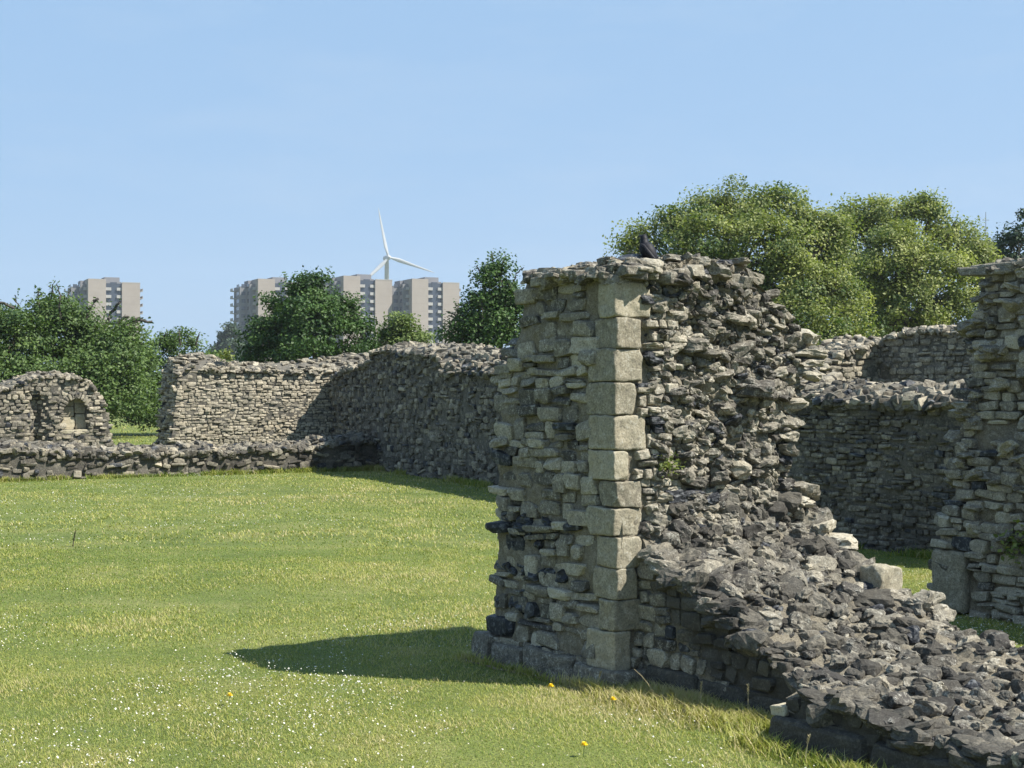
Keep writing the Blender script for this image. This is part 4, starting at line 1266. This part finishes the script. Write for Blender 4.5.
M_BALC = plain('pale_balcony', (0.33, 0.32, 0.31), 0.8, 0.08, 0.6)
def glass_mat():
    m, t, b = mat('window_glass', 0.15)
    b.inputs['Base Color'].default_value = (0.05, 0.06, 0.08, 1)
    b.inputs['Specular IOR Level'].default_value = 0.6
    return m
M_GLASS = glass_mat()
FL = 2.8
NF = 15
def tower_proto(label):
    root = thing('tower_block', label, 'tower block', 'concrete tower blocks on the skyline')
    H = NF * FL
    def part(name, m, boxes):
        mb = MB()
        for lo, hi in boxes:
            mb.box(lo, hi)
        return mb.obj(name, m, root)
    # local x along the front, y into depth (front at y = 0), storeys from z = 0
    part('wall', M_PANEL, [((0, 0, 0), (6.4, 17, H + 1.2))])
    part('wall', M_PANEL, [((12.2, 0, 0), (18.8, 17, H))])
    part('wall', M_GREY, [((6.4, 1.6, 0), (12.2, 16, H + 0.4))])
    part('wall', M_GREY, [((-2.2, 4.0, 0), (-0.01, 16.9, H - 0.6))])
    part('wall', M_GREY, [((-5.0, 7.5, 0), (-2.21, 16.8, H - 1.4))])
    part('roof_parapet', M_BALC, [((12.2, -0.06, H), (18.86, 0.3, H + 0.25))])
    part('lift_housing', M_GREY, [((6.5, 4, H + 0.4), (12.0, 12, H + 2.2))])
    part('lift_housing', M_GREY, [((-1.5, 9, H - 0.6), (-0.02, 15, H + 1.0))])
    # front bay: window bands with pale balcony fronts each side of a dark stair strip
    sm = MB(); sm.box((8.2, 1.1, 0), (10.5, 1.62, H + 0.2)); sm.obj('stair_window', M_GLASS, root)
    def lbox(x0, x1, y0, y1, horiz='y'):
        # balcony: slab and front in one folded section
        m_ = MB()
        if horiz == 'y':
            sec = [(y1, -0.1), (y0, -0.1), (y0, 1.0), (y0 + 0.15, 1.0), (y0 + 0.15, 0.08), (y1, 0.08)]
            Pq = np.array([[(x, y, z) for x in (x0, x1)] for y, z in sec])
        else:
            sec = [(x1, -0.1), (x0, -0.1), (x0, 1.0), (x0 + horiz, 1.0), (x0 + horiz, 0.08), (x1, 0.08)]
            Pq = np.array([[(x, y, z) for y in (y0, y1)] for x, z in sec])
        m_.grid(Pq, close=True)
        k = np.arange(6) * 2
        m_.add(Pq[:, 0], np.array([[0, 1, 4, 5], [1, 2, 3, 4]])); m_.add(Pq[:, 1], np.array([[5, 4, 1, 0], [4, 3, 2, 1]]))
        return m_
    def pane(lo, hi):
        m_ = MB(); m_.box(lo, hi); return m_
    ms = []
    for lo, hi in (((6.42, 1.2, 1.1), (8.38, 1.58, 2.55)), ((10.42, 1.2, 1.1), (12.18, 1.58, 2.55)), ((-2.26, 5.0, 1.0), (-2.18, 7.0, 2.3)), ((-5.06, 8.6, 1.0), (-4.98, 12.4, 2.3)), ((-4.4, 7.42, 1.0), (-2.9, 7.52, 2.3))):
        ms.append(('window', pane(lo, hi).mesh('window', M_GLASS)))
    for args in ((6.4, 8.4, 0.5, 1.57), (10.4, 12.2, 0.5, 1.57), (-1.3, -0.02, 2.8, 3.98)):
        ms.append(('balcony', lbox(*args).mesh('balcony', M_BALC)))
    ms.append(('balcony', lbox(20.2, 18.82, 2.0, 7.0, -0.15).mesh('balcony', M_BALC)))
    ms.append(('balcony', lbox(-6.4, -5.02, 13.0, 17.0, 0.15).mesh('balcony', M_BALC)))
    for fl in range(NF):
        for nm, me in ms:
            o = bpy.data.objects.new(nm, me); C.objects.link(o); o.parent = root; o.location = (0, 0, fl * FL)
    return root
def dup(root, label):
    r = root.copy(); C.objects.link(r); r['label'] = label
    for ch in list(root.children):
        c = ch.copy(); C.objects.link(c); c.parent = r
    return r
TW = [(88, 278.5, 550, 'lone pale tower block behind the hedge at the far left'),
      (258, 278.5, 555, 'tower block half hidden by the left side of the dark rounded tree'),
      (343.5, 275.5, 548, 'tower block directly below the wind turbine, right of the dark tree'),
      (412, 278.5, 552, 'rightmost tower block, right of the wind turbine')]
proto = None
for px, py, d, lab in TW:
    proto_new = tower_proto(lab) if proto is None else dup(proto, lab)
    proto = proto or proto_new
    p = at(px, py, d)
    proto_new.location = (p[0], p[1], p[2] - NF * FL - 1.2)
    proto_new.rotation_euler = (0, 0, R(24))

# ------------------------------------------------------------------ wind turbine
M_WHITE = plain('turbine_white', (0.38, 0.39, 0.40), 0.5, 0.03, 0.1)
def turbine():
    d = 1380.0
    hub = at(388, 257.5, d)
    root = thing('wind_turbine', 'white three bladed wind turbine above the tower blocks', 'wind turbine')
    yaw = R(22)
    root.location = hub; root.rotation_euler = (0, 0, yaw)
    mb = MB(); mb.tube([(0, 4.0, -hub[2]), (0, 4.0, -60), (0, 4.0, -2.0)], [3.0, 2.6, 1.9], 16); mb.obj('tower', M_WHITE, root, smooth=True)
    mb = MB()
    ys_ = np.array([-1.0, 0, 2, 5, 9, 11]); rs = np.array([1.9, 2.4, 2.6, 2.6, 2.3, 1.2])
    mb.tube(np.stack([0 * ys_, ys_, 0 * ys_], -1), rs, 14); mb.obj('nacelle', M_WHITE, root, smooth=True)
    mb = MB()
    ys_ = np.array([-4.4, -4.0, -3.0, -1.6, -0.6]); rs = np.array([0.2, 1.1, 2.0, 2.3, 2.2])
    mb.tube(np.stack([0 * ys_, ys_, 0 * ys_], -1), rs, 14); hubo = mb.obj('hub', M_WHITE, root, smooth=True)
    RB = 46.0
    f = np.linspace(0, 1, 16)
    chord = np.interp(f, [0, 0.04, 0.18, 0.5, 0.9, 1], [2.0, 2.0, 3.9, 2.5, 1.1, 0.2])
    thk = np.interp(f, [0, 0.04, 0.18, 0.5, 1], [2.0, 2.0, 1.2, 0.6, 0.08])
    tw = np.interp(f, [0, 0.2, 1], [0.5, 0.35, 0.05])
    th = np.linspace(0, 2 * np.pi, 10, endpoint=False)
    P = np.zeros((10, 16, 3))
    cx = np.cos(th)[:, None] * chord[None] * 0.5 - chord[None] * 0.15
    ty = np.sin(th)[:, None] * thk[None] * 0.5
    P[..., 0] = cx * np.cos(tw) - ty * np.sin(tw)
    P[..., 1] = cx * np.sin(tw) + ty * np.cos(tw) - 2.6 * f[None] ** 2
    P[..., 2] = 1.2 + f[None] * (RB - 1.2)
    mb = MB(); mb.grid(P, close=True)
    me = mb.mesh('blade', M_WHITE, True)
    for a in (103.3, 223.3, 343.3):
        o = bpy.data.objects.new('blade', me); C.objects.link(o); o.parent = hubo
        o.location = (0, -2.0, 0)
        o.rotation_euler = (0, R(90 - a), 0)
turbine()

# thin far mast between the trees at the right
mb = MB()
p = at(986, 390, 300)
mb.tube([(p[0], p[1], 0), (p[0], p[1], EYE + 178 / FPX * 300)], [0.16, 0.06], 6)
for k, z in ((0.7, 170), (0.5, 160)):
    zz = EYE + z / FPX * 300
    mb.tube([(p[0] - k, p[1], zz), (p[0] + k, p[1], zz)], [0.05, 0.05], 4)
tag(mb.obj('antenna_mast', M_GREY), 'thin distant aerial mast left of the dark evergreen at right', 'mast')

# ------------------------------------------------------------------ the crow
M_CROW, t_, b_ = mat('black_feather', 0.62)
b_.inputs['Specular IOR Level'].default_value = 0.25
t_.links.new(ramp(t_, noise(t_, 60, 3, 0.6), [(0.3, (0.004, 0.004, 0.006)), (0.7, (0.011, 0.012, 0.018))]), b_.inputs['Base Color'])
M_BEAK = plain('beak_grey', (0.03, 0.03, 0.032), 0.5, 0.1, 30)
def crow():
    root = thing('crow', 'black crow perched on top of the tall wall end', 'bird')
    # where the top of the wall is under it
    u, tt = 0.24, 0.30
    z = float(HW.top(np.array(u), np.array(tt)))
    p = HW.P(np.array(u), tt * HW.th(np.array(2.5)), np.array(z + 0.02))
    # fine tune along the wall so that it sits above the third of the top
    root.location = p
    root.rotation_euler = (0, R(-12), R(145))
    root.scale = (0.66, 0.72, 0.74)
    mb = MB()
    # body axis from tail to beak root, x forward, z up (hunched, upright)
    ax = np.array([(-0.125, 0, 0.035), (-0.10, 0, 0.055), (-0.06, 0, 0.085), (-0.015, 0, 0.115), (0.02, 0, 0.142), (0.036, 0, 0.170), (0.044, 0, 0.198), (0.058, 0, 0.218), (0.086, 0, 0.226)])
    rw = np.array([0.012, 0.036, 0.060, 0.070, 0.060, 0.040, 0.037, 0.034, 0.008])
    rh = np.array([0.012, 0.036, 0.058, 0.070, 0.058, 0.040, 0.037, 0.034, 0.008])
    dd = np.gradient(ax, axis=0); dd /= np.linalg.norm(dd, axis=1)[:, None]
    side = np.array([0, 1.0, 0]); up = np.cross(dd, side)
    th = np.linspace(0, 2 * np.pi, 18, endpoint=False)
    P = ax[None] + np.cos(th)[:, None, None] * rw[None, :, None] * side + np.sin(th)[:, None, None] * rh[None, :, None] * up[None]
    mb.grid(P, close=True)
    mb.obj('body', M_CROW, root, smooth=True)
    # tail
    mb = MB()
    f = np.linspace(0, 1, 6)
    hw_ = np.interp(f, [0, 0.5, 0.9, 1], [0.022, 0.03, 0.034, 0.022])
    cx = -0.09 - 0.13 * f; cz = 0.065 - 0.06 * f
    P = np.stack([np.stack([cx, s * hw_, cz + o_], -1) for s, o_ in ((-1, 0), (0, 0.006), (1, 0), (0, -0.006))])
    mb.grid(P, close=True); mb.obj('tail', M_CROW, root, smooth=True)
    for s in (-1, 1):
        mb = MB()
        f = np.linspace(0, 1, 8)
        c = np.stack([0.02 - 0.16 * f, s * (0.058 + 0.012 * np.sin(f * 3) - 0.03 * f), 0.145 - 0.09 * f], -1)
        wdt = np.interp(f, [0, 0.3, 0.7, 1], [0.02, 0.042, 0.03, 0.006])
        P = np.stack([c + np.stack([np.cos(a) * wdt * 0.4, np.full(8, math.sin(a) * 0.014), np.cos(a) * wdt], -1) for a in np.linspace(0, 2 * np.pi, 10, endpoint=False)])
        mb.grid(P, close=True); mb.obj('wing', M_CROW, root, smooth=True)
        mb = MB()
        mb.tube([(0.0, s * 0.022, 0.07), (0.012, s * 0.024, 0.03), (0.004, s * 0.024, 0.0)], [0.012, 0.006, 0.004], 6)
        for a in (-0.5, 0.0, 0.5, 3.14):
            mb.tube([(0.004, s * 0.024, 0.002), (0.004 + 0.03 * math.cos(a), s * 0.024 + 0.03 * math.sin(a), -0.004)], [0.004, 0.002], 5)
        mb.obj('leg', M_BEAK, root)
        mb = MB(); 
        V, F = cube_grid(3); V = V / np.linalg.norm(V, axis=1)[:, None] * 0.0045
        mb.add(V + np.array([0.066, s * 0.030, 0.226]), F); mb.obj('eye', M_BEAK, root, smooth=True)
    mb = MB(); mb.tube([(0.074, 0, 0.222), (0.105, 0, 0.217), (0.125, 0, 0.205)], [0.014, 0.009, 0.002], 8); mb.obj('beak', M_BEAK, root, smooth=True)
crow()

# ------------------------------------------------------------------ summer haze
hm = bpy.data.materials.new('haze'); hm.use_nodes = True
t_ = hm.node_tree
t_.nodes.remove(t_.nodes['Principled BSDF'])
v_ = t_.nodes.new('ShaderNodeVolumePrincipled')
v_.inputs['Color'].default_value = (0.86, 0.92, 1.0, 1)
v_.inputs['Density'].default_value = 0.00019
v_.inputs['Anisotropy'].default_value = 0.2
t_.links.new(v_.outputs[0], t_.nodes['Material Output'].inputs['Volume'])
mb = MB(); mb.box((-2300, -700, -1.5), (2300, 2300, 185))
o = mb.obj('haze', hm)
o['kind'] = 'stuff'; o['label'] = 'thin pale summer haze over the distance'; o['category'] = 'haze'
